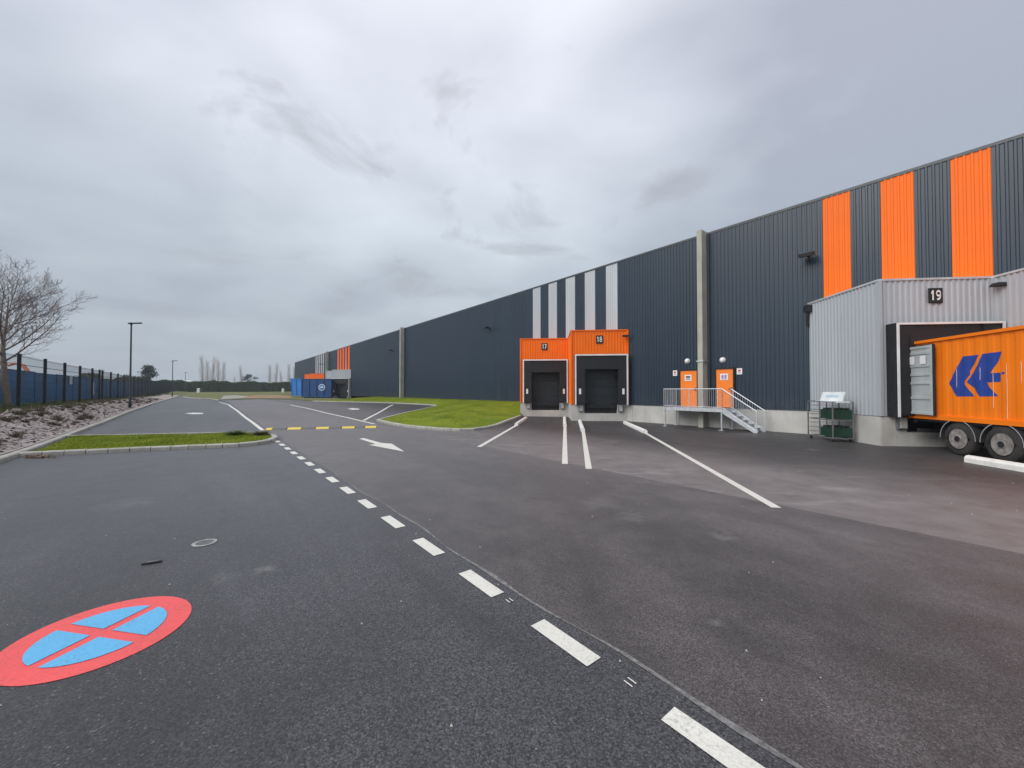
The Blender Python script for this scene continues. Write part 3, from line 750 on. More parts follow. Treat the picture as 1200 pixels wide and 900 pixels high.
def dock(sr, col, num=None, bold=False, lamp=None, zt_=6.0, deep=.45, numx=.5):
    Rp = W(sr, WALL, 0); Lp = Rp - RV * WD; Bk = Lp + DV * kk
    oc = M['clad_orange'] if col == 'orange' else M['clad_silver']
    fO = -DV; sO = -RV                                               # outward of the face, of the left side
    hx0, hx1, hz = (.2, WD - .08, 4.40)
    def F_(x, z, o=0): v = Lp + RV * x + fO * o; return Vector((v.x, v.y, z))
    dp = .04 if bold else .02; pt = .19
    mb = MB()
    ribs(mb, F_(0, 0), RV, fO, WD, hz, zt_, pt, dp)                   # header
    ribs(mb, F_(0, 0), RV, fO, hx0, CL0, hz, pt, dp); ribs(mb, F_(hx1, 0), RV, fO, WD - hx1, CL0, hz, pt, dp)
    ribs(mb, Bk, -DV, sO, kk, CL0, zt_, pt, dp)
    hs = obj('dock_housing', mb, oc, wh, fix=False)
    mb = MB(); top = [Lp - RV * .06 - DV * .06, Rp - DV * .06, Bk - RV * .06]
    mb.prism([Vector((p.x, p.y, zt_)) for p in top], UP * .07); obj('housing_roof', mb, M['flash_light'] if col != 'orange' else oc, hs)
    mb = MB()                                                        # corner trim
    mb.box(F_(0, (zt_ + CL0) / 2, dp / 2), (.05, .05, (zt_ - CL0) / 2 - .003), (RV, DV, UP)); obj('corner_trim', mb, oc, hs)
    mb = MB(); mb.box(F_(WD - .03, (zt_ + CL0) / 2, .03), (.06, .09, (zt_ - CL0) / 2 - .004), (RV, DV, UP)); obj('junction_trim', mb, oc, hs)
    # concrete pit walls
    mb = MB()
    def cbox(x0, x1, z0, z1, o0, o1, mi=0): mb.box((F_(x0, (z0 + z1) / 2, o0) + F_(x1, (z0 + z1) / 2, o1)) / 2, ((x1 - x0) / 2, abs(o1 - o0) / 2, (z1 - z0) / 2), (RV, DV, UP), mi)
    px0, px1 = .84, WD - .7
    cbox(0, WD, -.1, .5, -.35, .012); cbox(0, px0, .5, CL0 - .02, -.35, .010); cbox(px1, WD, .5, CL0 - .02, -.35, .011)
    sd = (Bk - Lp); mb.box(Vector(((Lp.x + Bk.x) / 2, (Lp.y + Bk.y) / 2, .48)) + RV * .1, (.12, sd.length / 2 - .002, .58), (RV, DV, UP))
    obj('dock_base', mb, M['concrete'], hs)
    # inside of the dock: dark leveller pit, sectional door, curtains
    mb = MB(); cbox(px0, px1, .5, 1.1, -.36, -.32); obj('pit_back', mb, M['steel_dark'], hs)
    mb = MB(); cbox(px0 + .05, px1 - .05, 1.0, 1.08, -.3, .04); cbox(px0 + .1, px1 - .1, .86, 1.0, -.3, .0); obj('leveller', mb, M['steel_dark'], hs)
    mb = MB()
    for i in range(5): cbox(px0 - .1, px1 + .1, 1.1 + i * .56, 1.1 + i * .56 + .55, -.34, -.30 + .004 * (i % 2))
    obj('dock_door', mb, M['door_dark'], hs)
    mb = MB(); fz = deep
    cbox(hx0 + .04, px0 + .02, 1.12, hz - .04, fz - .06, fz - .03); obj('side_curtain', mb, M['curtain'], hs)
    mb = MB(); cbox(px1 - .02, hx1 - .04, 1.12, hz - .04, fz - .06, fz - .03); obj('side_curtain', mb, M['curtain'], hs)
    mb = MB(); cbox(hx0 + .04, hx1 - .04, 3.6, hz - .04, fz - .09, fz - .062); cbox(px0 - .2, px1 + .2, 3.42, 3.95, fz - .03, fz - .005); obj('top_curtain', mb, M['curtain'], hs)
    mb = MB()                                                        # shelter body, quilted sides
    cbox(hx0, hx0 + .03, CL0, hz, 0, fz - .01); cbox(hx1 - .03, hx1, CL0, hz, 0, fz - .01); cbox(hx0, hx1, hz - .03, hz - .001, 0, fz - .01)
    if bold:
        for i in range(22):
            z = CL0 + .08 + i * .148
            for j in range(3): cbox(hx0 - .012, hx0, z, z + .1, .05 + j * .13, .05 + j * .13 + .1)
    obj('shelter_side', mb, M['black_rubber'], hs)
    mb = MB(); fw = .045 if not bold else .035
    cbox(hx0, hx0 + fw * 2, CL0, hz, fz - .01, fz + .025); cbox(hx1 - fw * 2, hx1, CL0, hz, fz - .01, fz + .025); cbox(hx0 + fw * 2, hx1 - fw * 2, hz - fw * 2, hz, fz - .01, fz + .024)
    obj('shelter_frame', mb, M['white_metal'], hs)
    if not bold:
        for x in (hx0 + .33, hx1 - .3):
            mb = MB(); cbox(x - .07, x + .07, 1.78, 2.15, fz - .03, fz - .015); obj('guide_mark', mb, M['plate_white'], hs)
    for x0, x1 in ((px0 - .38, px0 - .06), (px1 + .05, px1 + .37)):
        mb = MB(); cbox(x0, x1, .62, 1.08, .011, .13); bp = obj('bumper', mb, M['steel_grey'], hs, bevel=.01)
        mb = MB(); cbox(x0 + .05, x1 - .05, .66, 1.04, .13, .16); obj('bumper_plate', mb, M['concrete'], bp)
    if num:
        x = WD * numx; z = 5.42; hw_, hh_ = (.23, .27)
        mb = MB(); org = F_(x, z, dp + .02); mb.box(org, (hw_, .012, hh_), (RV, DV, UP))
        b = F_(x - hw_ * .72, z - hh_ * .62, dp + .04)
        glyph(mb, num[0], b, RV, UP, Vector((0, 0, 0)), .15, .36, 1); glyph(mb, num[1], b + RV * .165, RV, UP, Vector((0, 0, 0)), .17, .36, 1)
        nm = {'17': 'seventeen', '18': 'eighteen', '19': 'nineteen'}[num]
        tag(obj('number_sign', mb, [M['plate_black'], M['plate_white']], loc=org), 'black square sign with white number %s above the %s loading dock' % (nm, col), 'number sign')
    if lamp:
        x, z = lamp[:2]; p = F_(x, z, .05)
        r = thing('dock_lamp', lamp[2], 'lamp', p)
        mb = MB(); mb.bar(p + DV * .06, p - DV * .3, .05, .05); obj('bracket', mb, M['steel_dark'], r)
        mb = MB(); mb.box(p - DV * .32 - UP * .03, (.2, .12, .06), (RV, DV, UP)); obj('head', mb, M['steel_dark'], r, bevel=.02)
    return hs, Rp, Lp, Bk
s18 = wall_s(736)[0]
dock(s18, 'orange', '18', lamp=(WD - .22, 5.62, 'dark lamp at the top right corner of dock eighteen'))
dock(s18 + DS, 'orange', '17')
s19 = wall_s(1165)[0]
_, R19, L19, B19 = dock(s19, 'grey', '19', bold=True, lamp=(WD - .1, 5.72, 'small lamp at the top right corner of grey dock nineteen'), numx=.49)
dock(s19 - DS, 'grey', bold=True)
dock(77.5, 'grey'); dock(77.5 + DS, 'grey'); dock(98.6, 'orange'); dock(98.6 + DS, 'orange')
# gutter outlet on the left back corner of dock 19
p = B19 - RV * .12 - DV * .15; mb = MB(); q = Vector((p.x, p.y, 5.78))
mb.box(q, (.13, .13, .15), (RV, DV, UP)); mb.tube([q - UP * .1, q - UP * .45 + DV * .1, Vector((q.x, q.y, 5.0)) + DV * .12 + RV * .05], .055, 10)
tag(obj('gutter_outlet', mb, M['steel_dark'], loc=q), 'black gutter outlet under the roof corner of dock nineteen', 'gutter outlet')

# wheel guides
def guide(a, b, lab, w=.2, h=.17):
    a, b = Vector(a), Vector(b); d = (b - a).normalized(); x = Vector((d.y, -d.x, 0)); mb = MB()
    k = max(2, round((b - a).length / 2.6)); prof = [(-w / 2, 0), (-w / 2, h * .6), (-w * .32, h * .93), (0, h), (w * .32, h * .93), (w / 2, h * .6), (w / 2, 0)]; n = len(prof)
    for i in range(k):
        p0 = a + (b - a) * (i / k) + d * .03; p1 = a + (b - a) * ((i + 1) / k) - d * .03
        vs = [p + x * u + UP * v for p in (p0, p1) for u, v in prof]
        mb.add(vs, [(j, j + 1, n + j + 1, n + j) for j in range(n - 1)] + [tuple(range(n)), tuple(range(2 * n - 1, n - 1, -1))])
    tag(obj('wheel_guide', mb, M['guide'], loc=(a + b) / 2), lab, 'wheel guide', 'white wheel guides before the docks')
gz = lambda p: Vector((p.x, p.y, 0))
guide(gz(A(616.5, 491)), gz(A(605, 499)), 'white wheel guide beside the grass kerb at the left of dock seventeen')
guide(gz(A(661.5, 490.5)), gz(A(662, 500)), 'white wheel guide at the right of dock seventeen, left one of the pair')
guide(gz(A(679.3, 494.5)), gz(A(683.2, 506)), 'white wheel guide at the left of dock eighteen, right one of the pair')
guide(gz(A(732, 496.5)), gz(A(756.5, 508)), 'long white wheel guide at the right of dock eighteen, leading to the long line')
ge = A(1134, 541.5); guide(gz(ge), gz(ge) - DV * 6.5, 'large white wheel guide in front of the tyres of the orange container trailer', .24, .2)

# ------------------------------------------------------------------ access platform
NF = 20.44; SA, SB, SC = 11.94, 8.78, 7.22; DZ = 1.08
pl = thing('access_platform', 'galvanised steel platform with railings and stairs below the orange doors', 'platform', W(10, 21.2, 0))
mb = MB(); mb.box(W((SA + SB) / 2, (NF + 21.85) / 2, DZ - .02), ((SA - SB) / 2, (21.85 - NF) / 2, .02), (UV, NV, UP))
mb.box(W((SA + SB) / 2, NF, DZ - .07), ((SA - SB) / 2 + .02, .025, .09), (UV, NV, UP)); mb.box(W(SA, (NF + 21.85) / 2, DZ - .07), (.025, (21.85 - NF) / 2, .088), (UV, NV, UP)); mb.box(W(SB, (NF + 21.85) / 2, DZ - .07), (.024, (21.85 - NF) / 2, .087), (UV, NV, UP))
obj('deck', mb, M['galv'], pl)
for s, n in ((SA - .05, NF + .04), (SB + .05, NF + .04), (SB + .05, 21.7), (SA - .05, 21.7)):
    mb = MB(); mb.tube([W(s, n, 0), W(s, n, DZ - .1)], .04, 10); mb.box(W(s, n, .01), (.1, .1, .01), (UV, NV, UP)); obj('support_post', mb, M['galv'], pl)
def railing(a, b, hz=1.02, name='railing', z0=.08):
    mb = MB(); a, b = Vector(a), Vector(b); L_ = (b - a).length; n = max(1, int(Vector((b.x - a.x, b.y - a.y, 0)).length / .105))
    mb.tube([a + UP * hz, b + UP * hz], .024, 8); mb.tube([a + UP * z0, b + UP * z0], .015, 6)
    for i in range(n + 1):
        p = a + (b - a) * (i / n); big = i in (0, n) or (n > 12 and i % 14 == 0)
        if big: mb.box(p + UP * (hz / 2), (.02, .02, hz / 2), (UV, NV, UP))
        else: mb.tube([p + UP * z0, p + UP * hz], .0085, 5)
    return obj(name, mb, M['galv'], pl)
railing(W(SA, NF, DZ), W(SB, NF, DZ)); railing(W(SA, NF, DZ), W(SA, 21.8, DZ))
NB = 21.48
railing(W(SB, NB, DZ), W(SB, 21.8, DZ))
railing(W(SB, NF, DZ), W(SC, NF, .0), name='stair_railing'); railing(W(SB, NB, DZ), W(SC, NB, .0), name='stair_railing')
for n in (NF + .01, NB - .01):
    mb = MB(); mb.bar(W(SB, n, DZ - .1), W(SC - .02, n, .02), .02, .2); obj('stringer', mb, M['galv'], pl)
for i in range(5):
    s = SB - .13 - i * .265; z = DZ - .18 * (i + 1) ; mb = MB(); mb.box(W(s, (NF + NB) / 2, z), (.135, (NB - NF) / 2 - .02, .018), (UV, NV, UP)); obj('step', mb, M['galv'], pl)

# ------------------------------------------------------------------ crate trolley
ca = Vector((12.50, 15.15, 0)); TL, TW = 1.45, .74; TH = 1.56
tr = thing('crate_trolley', 'tall wire shelf trolley holding green crates beside the grey dock wall', 'trolley', ca)
def TP(x, y, z): return ca + RV * x + DV * y + UP * z                 # x: width, y: length back, z up
mb = MB()
for x in (0, TW):
    for y in (0, .74, TL): mb.bar(TP(x, y, .12), TP(x, y, TH), .035, .035)
for z in (.14, .85, TH):
    for x in (0, TW): mb.bar(TP(x, 0, z), TP(x, TL, z), .03, .03)
    for y in (0, .74, TL): mb.bar(TP(0, y, z), TP(TW, y, z), .03, .03)
for k in range(9):
    z = .14 + k * .18
    for x in (0, TW): mb.bar(TP(x, .74, z), TP(x, TL, z), .014, .014)
    mb.bar(TP(0, TL, z), TP(TW, TL, z), .014, .014)
for k in range(5): mb.bar(TP(TW * k / 4, .0, .14), TP(TW * k / 4, TL, .14), .012, .012)
obj('cage', mb, M['steel_grey'], tr)
for x in (.06, TW - .06):
    for y in (.08, TL - .08):
        mb = MB(); mb.tube([TP(x - .02, y, .06), TP(x + .02, y, .06)], .06, 16); obj('castor', mb, M['black_rubber'], tr)
tags = [('lower left', 0, .20), ('lower right', 1, .20), ('upper left', 0, .90), ('upper right', 1, .90)]
for nm, side, z in tags:
    y0, y1 = (.38, .72) if side == 0 else (.03, .36)
    cr = thing('green_crate', 'dark green plastic crate, %s on the wire trolley' % nm.replace('left', 'rear').replace('right', 'front'), 'crate', TP(.37, (y0 + y1) / 2, z), 'green crates on the wire trolley')
    mb = MB(); hx, hy, hz = TW / 2 - .035, (y1 - y0) / 2, .17; c = TP(TW / 2, (y0 + y1) / 2, z + hz)
    for sx in (-1, 1): mb.box(c + RV * (hx * sx), (.012, hy, hz), (RV, DV, UP))
    for sy in (-1, 1): mb.box(c + DV * (hy * sy), (hx, .012, hz), (RV, DV, UP))
    mb.box(c - UP * (hz - .01), (hx, hy, .01), (RV, DV, UP))
    for zz in (-.1, .03, .16): mb.box(c + UP * zz, (hx + .022, hy + .02, .014), (RV, DV, UP))
    obj('box', mb, M['crate'], cr)
    mb = MB()
    for k in range(4): mb.box(c + RV * (hx * (-.7 + .47 * k)) + UP * (hz + .03), (.055, hy * .7, .05), (RV, DV, UP))
    obj('contents', mb, M['crate_lid'], cr)
c = TP(TW / 2 - .05, .48, TH + .2)
tilt = (UP * .95 + RV * .3).normalized(); mb = MB(); mb.box(c, (.012, .62, .2), (tilt.cross(DV), DV, tilt)); mb.box(c - tilt.cross(DV) * (-.014) + tilt * .02, (.004, .35, .04), (tilt.cross(DV), DV, tilt), 1)
mb.box(c - tilt.cross(DV) * (.014) + tilt * .03, (.004, .4, .05), (tilt.cross(DV), DV, tilt), 1)
mb.box(c - RV * .02 - UP * .19, (.2, .66, .03), (RV, DV, UP))
tag(obj('pale_board', mb, [M['panel'], mat('board_blue', (.45, .58, .66), .5)], loc=c), 'pale white board leaning on top of the crate trolley', 'board')

# ------------------------------------------------------------------ container on a trailer at dock 19
CV = Vector((.194, .981, 0)).normalized(); CR = Vector((CV.y, -CV.x, 0))     # CV points to the dock, CR to the right
P0 = Vector((14.2, 13.85, 0)); CLn = 6.06; CW = 2.44; zb, ztp = 1.05, 3.72
ct = thing('shipping_container', 'orange shipping container with blue arrow logo backed into the grey dock', 'container', P0 - CV * 3 + CR * 1.22 + UP * zb)
def CP(k, x, z): v = P0 - CV * k + CR * x; return Vector((v.x, v.y, z))
def side_prof():                                                      # (distance from rear, depth inwards)
    pr = [(.16, 0.)]; k = .3; 
    while k < CLn - .4:
        pr += [(k, 0.), (k + .07, .014), (k + .175, .014), (k + .245, 0.)]; k += .37
    pr.append((CLn - .16, 0.)); return pr
prof = side_prof()
def pdep(k):
    for (a, x), (b, y) in zip(prof, prof[1:]):
        if a <= k <= b: return lerp(x, y, (k - a) / (b - a))
    return 0.
mb = MB()
for x0, sg in ((.02, 1), (CW - .02, -1)):
    o = len(mb.v)
    for k, d in prof: mb.v += [CP(k, x0 + sg * d, zb + .12), CP(k, x0 + sg * d, ztp - .08)]
    for i in range(len(prof) - 1): a = o + 2 * i; mb.f.append([a, a + 1, a + 3, a + 2]); mb.m.append(0)
obj('side_panel', mb, M['cont_orange'], ct, fix=False)
mb = MB(); mb.box(CP(CLn / 2, CW / 2, ztp - .03), (CW / 2 - .05, CLn / 2 - .05, .015), (CR, CV, UP)); mb.box(CP(CLn / 2, CW / 2, zb + .1), (CW / 2 - .05, CLn / 2 - .05, .03), (CR, CV, UP)); mb.box(CP(CLn - .05, CW / 2, (zb + ztp) / 2), (CW / 2 - .06, .03, 1.2), (CR, CV, UP)); obj('roof', mb, M['cont_orange'], ct)
mb = MB()
for x in (.0, CW): mb.box(CP(CLn / 2, x, ztp - .04), (.035, CLn / 2 - .15, .045), (CR, CV, UP)); mb.box(CP(CLn / 2, x, zb + .07), (.035, CLn / 2 - .15, .07), (CR, CV, UP))
obj('rail', mb, M['cont_orange'], ct)
for k in (.07, CLn - .07):
    for x in (.03, CW - .03):
        mb = MB(); mb.box(CP(k, x, (zb + ztp) / 2), (.07, .075, (ztp - zb) / 2 - .06), (CR, CV, UP)); mb.box(CP(k, x, ztp), (.09, .09, .06), (CR, CV, UP)); mb.box(CP(k, x, zb + .05), (.09, .09, .06), (CR, CV, UP)); obj('corner_post', mb, M['cont_orange'], ct)
mb = MB(); mb.box(CP(.05, CW / 2, ztp - .05), (CW / 2 - .1, .05, .06), (CR, CV, UP)); mb.box(CP(.05, CW / 2, zb + .07), (CW / 2 - .1, .05, .06), (CR, CV, UP)); obj('door_header', mb, M['cont_orange'], ct)
# door folded back flat against the side, inner face out
for x, sg in ((-.11, -1), (CW + .11, 1)):
    mb = MB(); dk0, dk1 = .0, 1.12
    mb.box(CP((dk0 + dk1) / 2, x, 2.36), (.02, (dk1 - dk0) / 2, 1.17), (CR, CV, UP))
    for kx in (dk0 + .04, dk1 - .04): mb.box(CP(kx, x + sg * .03, 2.36), (.02, .045, 1.172), (CR, CV, UP))
    for z in (1.24, 1.75, 2.26, 2.55, 2.85, 3.28, 3.48): mb.box(CP((dk0 + dk1) / 2, x + sg * .025, z), (.02, (dk1 - dk0) / 2 - .085, .045), (CR, CV, UP))
    d = obj('door', mb, M['cont_grey'], ct, bevel=.008)
    for kx in (.32, .78): mb = MB(); mb.box(CP(kx, x + sg * .05, 3.05), (.006, .11, .14), (CR, CV, UP)); obj('plate', mb, M['plate_white'], d)
    mb = MB(); mb.box(CP(dk1 + .02, x, 2.36), (.035, .018, 1.18), (CR, CV, UP)); mb.box(CP(dk1 / 2, x, 3.545), (.03, dk1 / 2, .014), (CR, CV, UP)); obj('door_seal', mb, M['black_rubber'], d)
# logo on the corrugated side, clipped strip by strip so that it follows the sheet
def side_uv(px, py):
    d = ray(px, py); nrm = CR; t = (P0.dot(nrm) + .02) / d.dot(nrm); p = d * t
    return (-(p - P0).dot(CV), p.z + CAMZ)
def Lc(pts): return [side_uv(1100 + a / 10, 395 + b / 10) for a, b in pts]
logo = [Lc([(116, 542), (205, 370), (278, 228), (468, 206), (440, 270), (366, 395), (366, 440), (306, 520), (310, 560), (415, 695), (212, 697)]),
        Lc([(508, 197), (742, 168), (690, 290), (618, 402), (606, 424), (722, 414), (722, 524), (562, 532), (600, 592), (694, 692), (480, 697), (416, 600), (330, 530), (388, 436), (455, 330)]),
        Lc([(738, 412), (786, 408), (760, 436), (738, 440)])]
mb = MB()
def clip(poly, axis, val, keep_ge):
    out_ = []
    for i in range(len(poly)):
        a, b = poly[i - 1], poly[i]; ia = (a[axis] >= val) == keep_ge; ib = (b[axis] >= val) == keep_ge
        if ia != ib:
            t = (val - a[axis]) / (b[axis] - a[axis]); out_.append((lerp(a[0], b[0], t), lerp(a[1], b[1], t)))
        if ib: out_.append(b)
    return out_
for poly in logo:
    v3 = [Vector((a, b, 0)) for a, b in poly]
    for t in tessellate_polygon([v3]):
        tri = [poly[i] for i in t]
        for (a, x), (b, y) in zip(prof, prof[1:]):
            q = clip(tri, 0, a, True)
            if len(q) > 2: q = clip(q, 0, b, False)
            if len(q) > 2: mb.add([CP(k, .02 + pdep(min(max(k, a + 1e-6), b - 1e-6)) - .004, z) for k, z in q], [tuple(range(len(q)))])
obj('logo', mb, M['cont_blue'], ct)
scm = mat('scratch', (.9, .62, .45), .6)                              # pale worn streaks on the ribs
for k, z0, z1 in ((.37 * 2 + .3, 2.15, 2.75), (.37 * 4 + .3, 2.1, 2.7), (.37 * 6 + .3, 2.3, 2.7), (.37 * 7 + .3, 1.5, 2.6), (.37 * 8 + .3, 1.2, 2.75), (.37 * 9 + .3, 2.2, 2.8)):
    mb = MB(); w_ = .012; x_ = .012; a_ = [(k - w_, z0), (k - w_ * .3, (z0 + z1) / 2), (k - w_ * .8, z1), (k + w_ * .5, z1 - .03), (k + w_, (z0 + z1) / 2 + .1), (k + w_ * .4, z0 + .05)]
    mb.prism([CP(q, x_, z) for q, z in a_], -CR * .002); obj('scratch', mb, scm, ct)

tl = thing('trailer', 'black semi trailer chassis with twin wheels carrying the orange container', 'trailer', CP(3, CW / 2, 0))
mb = MB()
for x in (.75, 1.69): mb.box(CP(CLn / 2, x, .88), (.07, CLn / 2 - .1, .15), (CR, CV, UP))
for k in (.15, 2.9, 5.8): mb.box(CP(k, CW / 2, .96), (CW / 2 - .02, .07, .07), (CR, CV, UP))
mb.box(CP(.25, CW / 2, .62), (CW / 2 - .05, .05, .07), (CR, CV, UP)); 
for x in (.6, 1.84): mb.box(CP(.25, x, .78), (.04, .04, .2), (CR, CV, UP))
mb.box(CP(CLn / 2, .08, 1.0), (.03, CLn / 2 - .2, .035), (CR, CV, UP))
mb.box(CP(2.6, CW / 2, .72), (.45, 1.5, .1), (CR, CV, UP))
obj('chassis', mb, M['steel_dark'], tl)
wk = []
for i, k in enumerate((1.80, 3.11, 4.42)):
    wk.append(k)
    for xs, sg in ((.0, -1), (CW, 1)):
        c = CP(k, xs - sg * .02, .51); X = CR * sg
        mb = MB(); pts = [(-.30, .34), (-.28, .46), (-.2, .505), (-.03, .51), (-.0, .49), (.02, .44), (.025, .33), (.0, .29)]
        mb.tube([c + X * a for a, r in pts], [r for a, r in pts], 36, cap=False)
        wh_ = obj('wheel', mb, M['tyre'], tl, smooth_=True)
        mb = MB(); pts = [(-.01, .31), (.025, .305), (.022, .27), (-.01, .255), (-.045, .235), (-.05, .13), (.02, .115), (.045, .1), (.05, .01)]
        mb.tube([c + X * a for a, r in pts], [r for a, r in pts], 30, cap=True)
        for j in range(10):
            a = 2 * math.pi * j / 10; v = (UP * math.cos(a) + CV * math.sin(a)) * .165; mb.tube([c + X * -.05 + v, c + X * -.02 + v], .018, 6)
        for j in range(10):
            a = 2 * math.pi * (j + .5) / 10; v = (UP * math.cos(a) + CV * math.sin(a)) * .212; mb.tube([c + X * -.06 + v, c + X * -.026 + v], [.03, .026], 8, mi=1)
        mb.tube([c + X * .0, c + X * .06], [.1, .085], 20, mi=1)
        obj('rim', mb, [M['rim'], M['steel_dark']], wh_)
        # mudguard
        mb = MB(); o = len(mb.v); nseg = 16
        for j in range(nseg + 1):
            a = math.pi * (1.02 * j / nseg - .01)
            for r_ in (.575, .60):
                for w_ in (-.32, .05): mb.v.append(c + X * w_ + (CV * math.cos(a) + UP * math.sin(a)) * r_ * 1.0)
        for j in range(nseg):
            a = o + 4 * j; mb.f += [[a, a + 1, a + 5, a + 4], [a + 2, a + 6, a + 7, a + 3], [a + 1, a + 3, a + 7, a + 5], [a, a + 4, a + 6, a + 2]]; mb.m += [0, 0, 1, 0]
        obj('mudguard', mb, [M['fender'], M['fender_edge']], tl)
    mb = MB(); mb.tube([CP(k, .25, .51), CP(k, CW - .25, .51)], .07, 12); obj('axle', mb, M['steel_dark'], tl)
for x in (.4, CW - .4):
    mb = MB(); mb.box(CP(5.6, x, .5), (.06, .06, .4), (CR, CV, UP)); mb.box(CP(5.6, x, .03), (.14, .14, .03), (CR, CV, UP)); obj('landing_leg', mb, M['steel_dark'], tl)
mb = MB()
for x in (.5, 1.94): mb.box(CP(.18, x - .1, .62), (.16, .02, .05), (CR, CV, UP))
obj('tail_light', mb, M['red'], tl)

# ------------------------------------------------------------------ fence on the left
FN = -7.6; FH = 2.9; SPC = 4.2
fs = [19.2 + SPC * k for k in range(38)]
fe = thing('mesh_fence', 'tall dark welded mesh fence on posts along the planting bed', 'fence', W(60, FN))
mbp = MB(); mbp.box((0, 0, FH / 2 - .1), (.05, .065, FH / 2 + .1), (UV, NV, UP)); mbp.box((0, 0, FH + .01), (.055, .07, .012), (UV, NV, UP))
mesh_post = None
def inst(proto_o, name, parent, loc):
    o = bpy.data.objects.new(name, proto_o.data); C.objects.link(o); o.parent = parent; o.location = loc - wloc(parent); return o
p0 = W(fs[0], FN); first = obj('post', MB(), M['post_navy'])
bpy.data.objects.remove(first)
mp_ = MB(); mp_.v = [v + p0 for v in mbp.v]; mp_.f = mbp.f; mp_.m = mbp.m
post0 = obj('post', mp_, M['post_navy'], fe, loc=p0)
for s in fs[1:]: inst(post0, 'post', fe, W(s, FN))
inst(post0, 'post', fe, W(51.2, FN + .05))
def panel(s0):
    mb = MB(); a = W(s0 + .08, FN); b = W(s0 + SPC - .08, FN)
    n = 34
    for i in range(n + 1):
        p = a + (b - a) * (i / n); mb.bar(p + UP * .08, p + UP * (FH - .08), .0055, .0055)
    for z in (.1, .12, .55, 1.0, 1.45, 1.9, 2.35, 2.37, 2.75, 2.81):
        mb.bar(a + UP * z, b + UP * z, .016, .012)
    return mb
for s in fs[:-1]: obj('mesh_panel', panel(s), M['post_navy'], fe)
# scruffy grass strip along the fence foot
mb = MB()
for _ in range(15000):
    s = 18 + 110 * random.random() ** 1.6; n = random.gauss(-8.1, .5); p = W(s, n); a = random.uniform(0, 6.28); hh = random.uniform(.08, .32); w = .015 + .0005 * s
    sd = Vector((math.cos(a), math.sin(a), 0)) * w; mb.add([p - sd, p + sd, p + Vector((random.uniform(-.1, .1), random.uniform(-.1, .1), hh))], [(0, 1, 2)])
tag(obj('rough_grass', mb, leafmat('rough_grass_mat', (.07, .1, .03), (.17, .16, .07), 1), fix=False), 'scruffy grass growing along the foot of the mesh fence', 'grass', kind='stuff')

# blue sheet hoarding behind the fence
BN = -11.; hb = thing('blue_hoarding', 'long deep blue sheet hoarding standing behind the mesh fence', 'hoarding', W(70, BN))
s = 14.; k = 0
while s < 175:
    l = 5.9; mb = MB(); zb0 = H(s + l / 2, BN); h_ = 2.45 + (.05 if k % 2 else 0)
    mb.box(W(s + l / 2, BN, zb0 + h_ / 2), (l / 2 - .03, .02, h_ / 2), (UV, NV, UP))
    for z in (.25, .75, 1.25, 1.75, 2.2): mb.bar(W(s + .05, BN + .03, zb0 + z), W(s + l - .05, BN + .03, zb0 + z), .03, .07)
    mb.box(W(s, BN + .03, zb0 + h_ / 2), (.045, .045, h_ / 2 + .03), (UV, NV, UP))
    mb.box(W(s + l / 2, BN + .01, zb0 + h_ + .02), (l / 2, .05, .025), (UV, NV, UP))
    obj('blue_panel', mb, M['blue_sheet'], hb); s += l; k += 1
def snat(px, n):                                                      # along-road distance where a sight line meets a line parallel to the road
    dx = (px - 600) / F; t = n / (NV.x * dx + NV.y); return t * (UV.x * dx + UV.y), t
for px, py0, py1, w, lab in ((83, 441, 450.5, .5, 'upper white notice on the blue hoarding left of the row of posts'), (109.5, 448, 463, .35, 'narrow white vertical sign on the blue hoarding')):
    s, Z = snat(px, BN + .1); z1 = CAMZ + (458 - py0) * Z / F; z0 = CAMZ + (458 - py1) * Z / F
    mb = MB(); mb.box(W(s, BN + .1, (z0 + z1) / 2), (w, .015, (z1 - z0) / 2), (UV, NV, UP)); tag(obj('notice_board', mb, M['white_far'], loc=W(s, BN, z0)), lab, 'sign')

# ------------------------------------------------------------------ street lamps
def lamp(px, n, htop, lab):
    s, Z = snat(px, n); b = W(s, n); r = thing('street_lamp', lab, 'street lamp', b, 'black street lamps along the kerb')
    hh = htop - b.z
    mb = MB(); mb.tube([b - UP * .1, b + UP * .6, b + UP * .62, b + UP * hh], [.1, .1, .075, .055], 12); obj('pole', mb, M['post_navy'], r, smooth_=True)
    d = (NV * .94 - UV * .1 + UP * .1).normalized(); t = b + UP * hh
    mb = MB(); mb.bar(t - d * .2 - UP * .02, t + d * .68, .26, .09); obj('lamp_head', mb, M['post_navy'], r, bevel=.015)
    mb = MB(); mb.tube([t - UP * .12, t + UP * .05], .085, 10); obj('collar', mb, M['post_navy'], r)
lamp(152.6, -5.0, 7.8, 'tall black street lamp nearest the fence, behind the planting bed')
lamp(202, -5.0, 7.9, 'second black street lamp along the kerb, in front of the dark hedge')
lamp(217, -5.0, 8.0, 'tiny farthest black street lamp beyond the hedge')

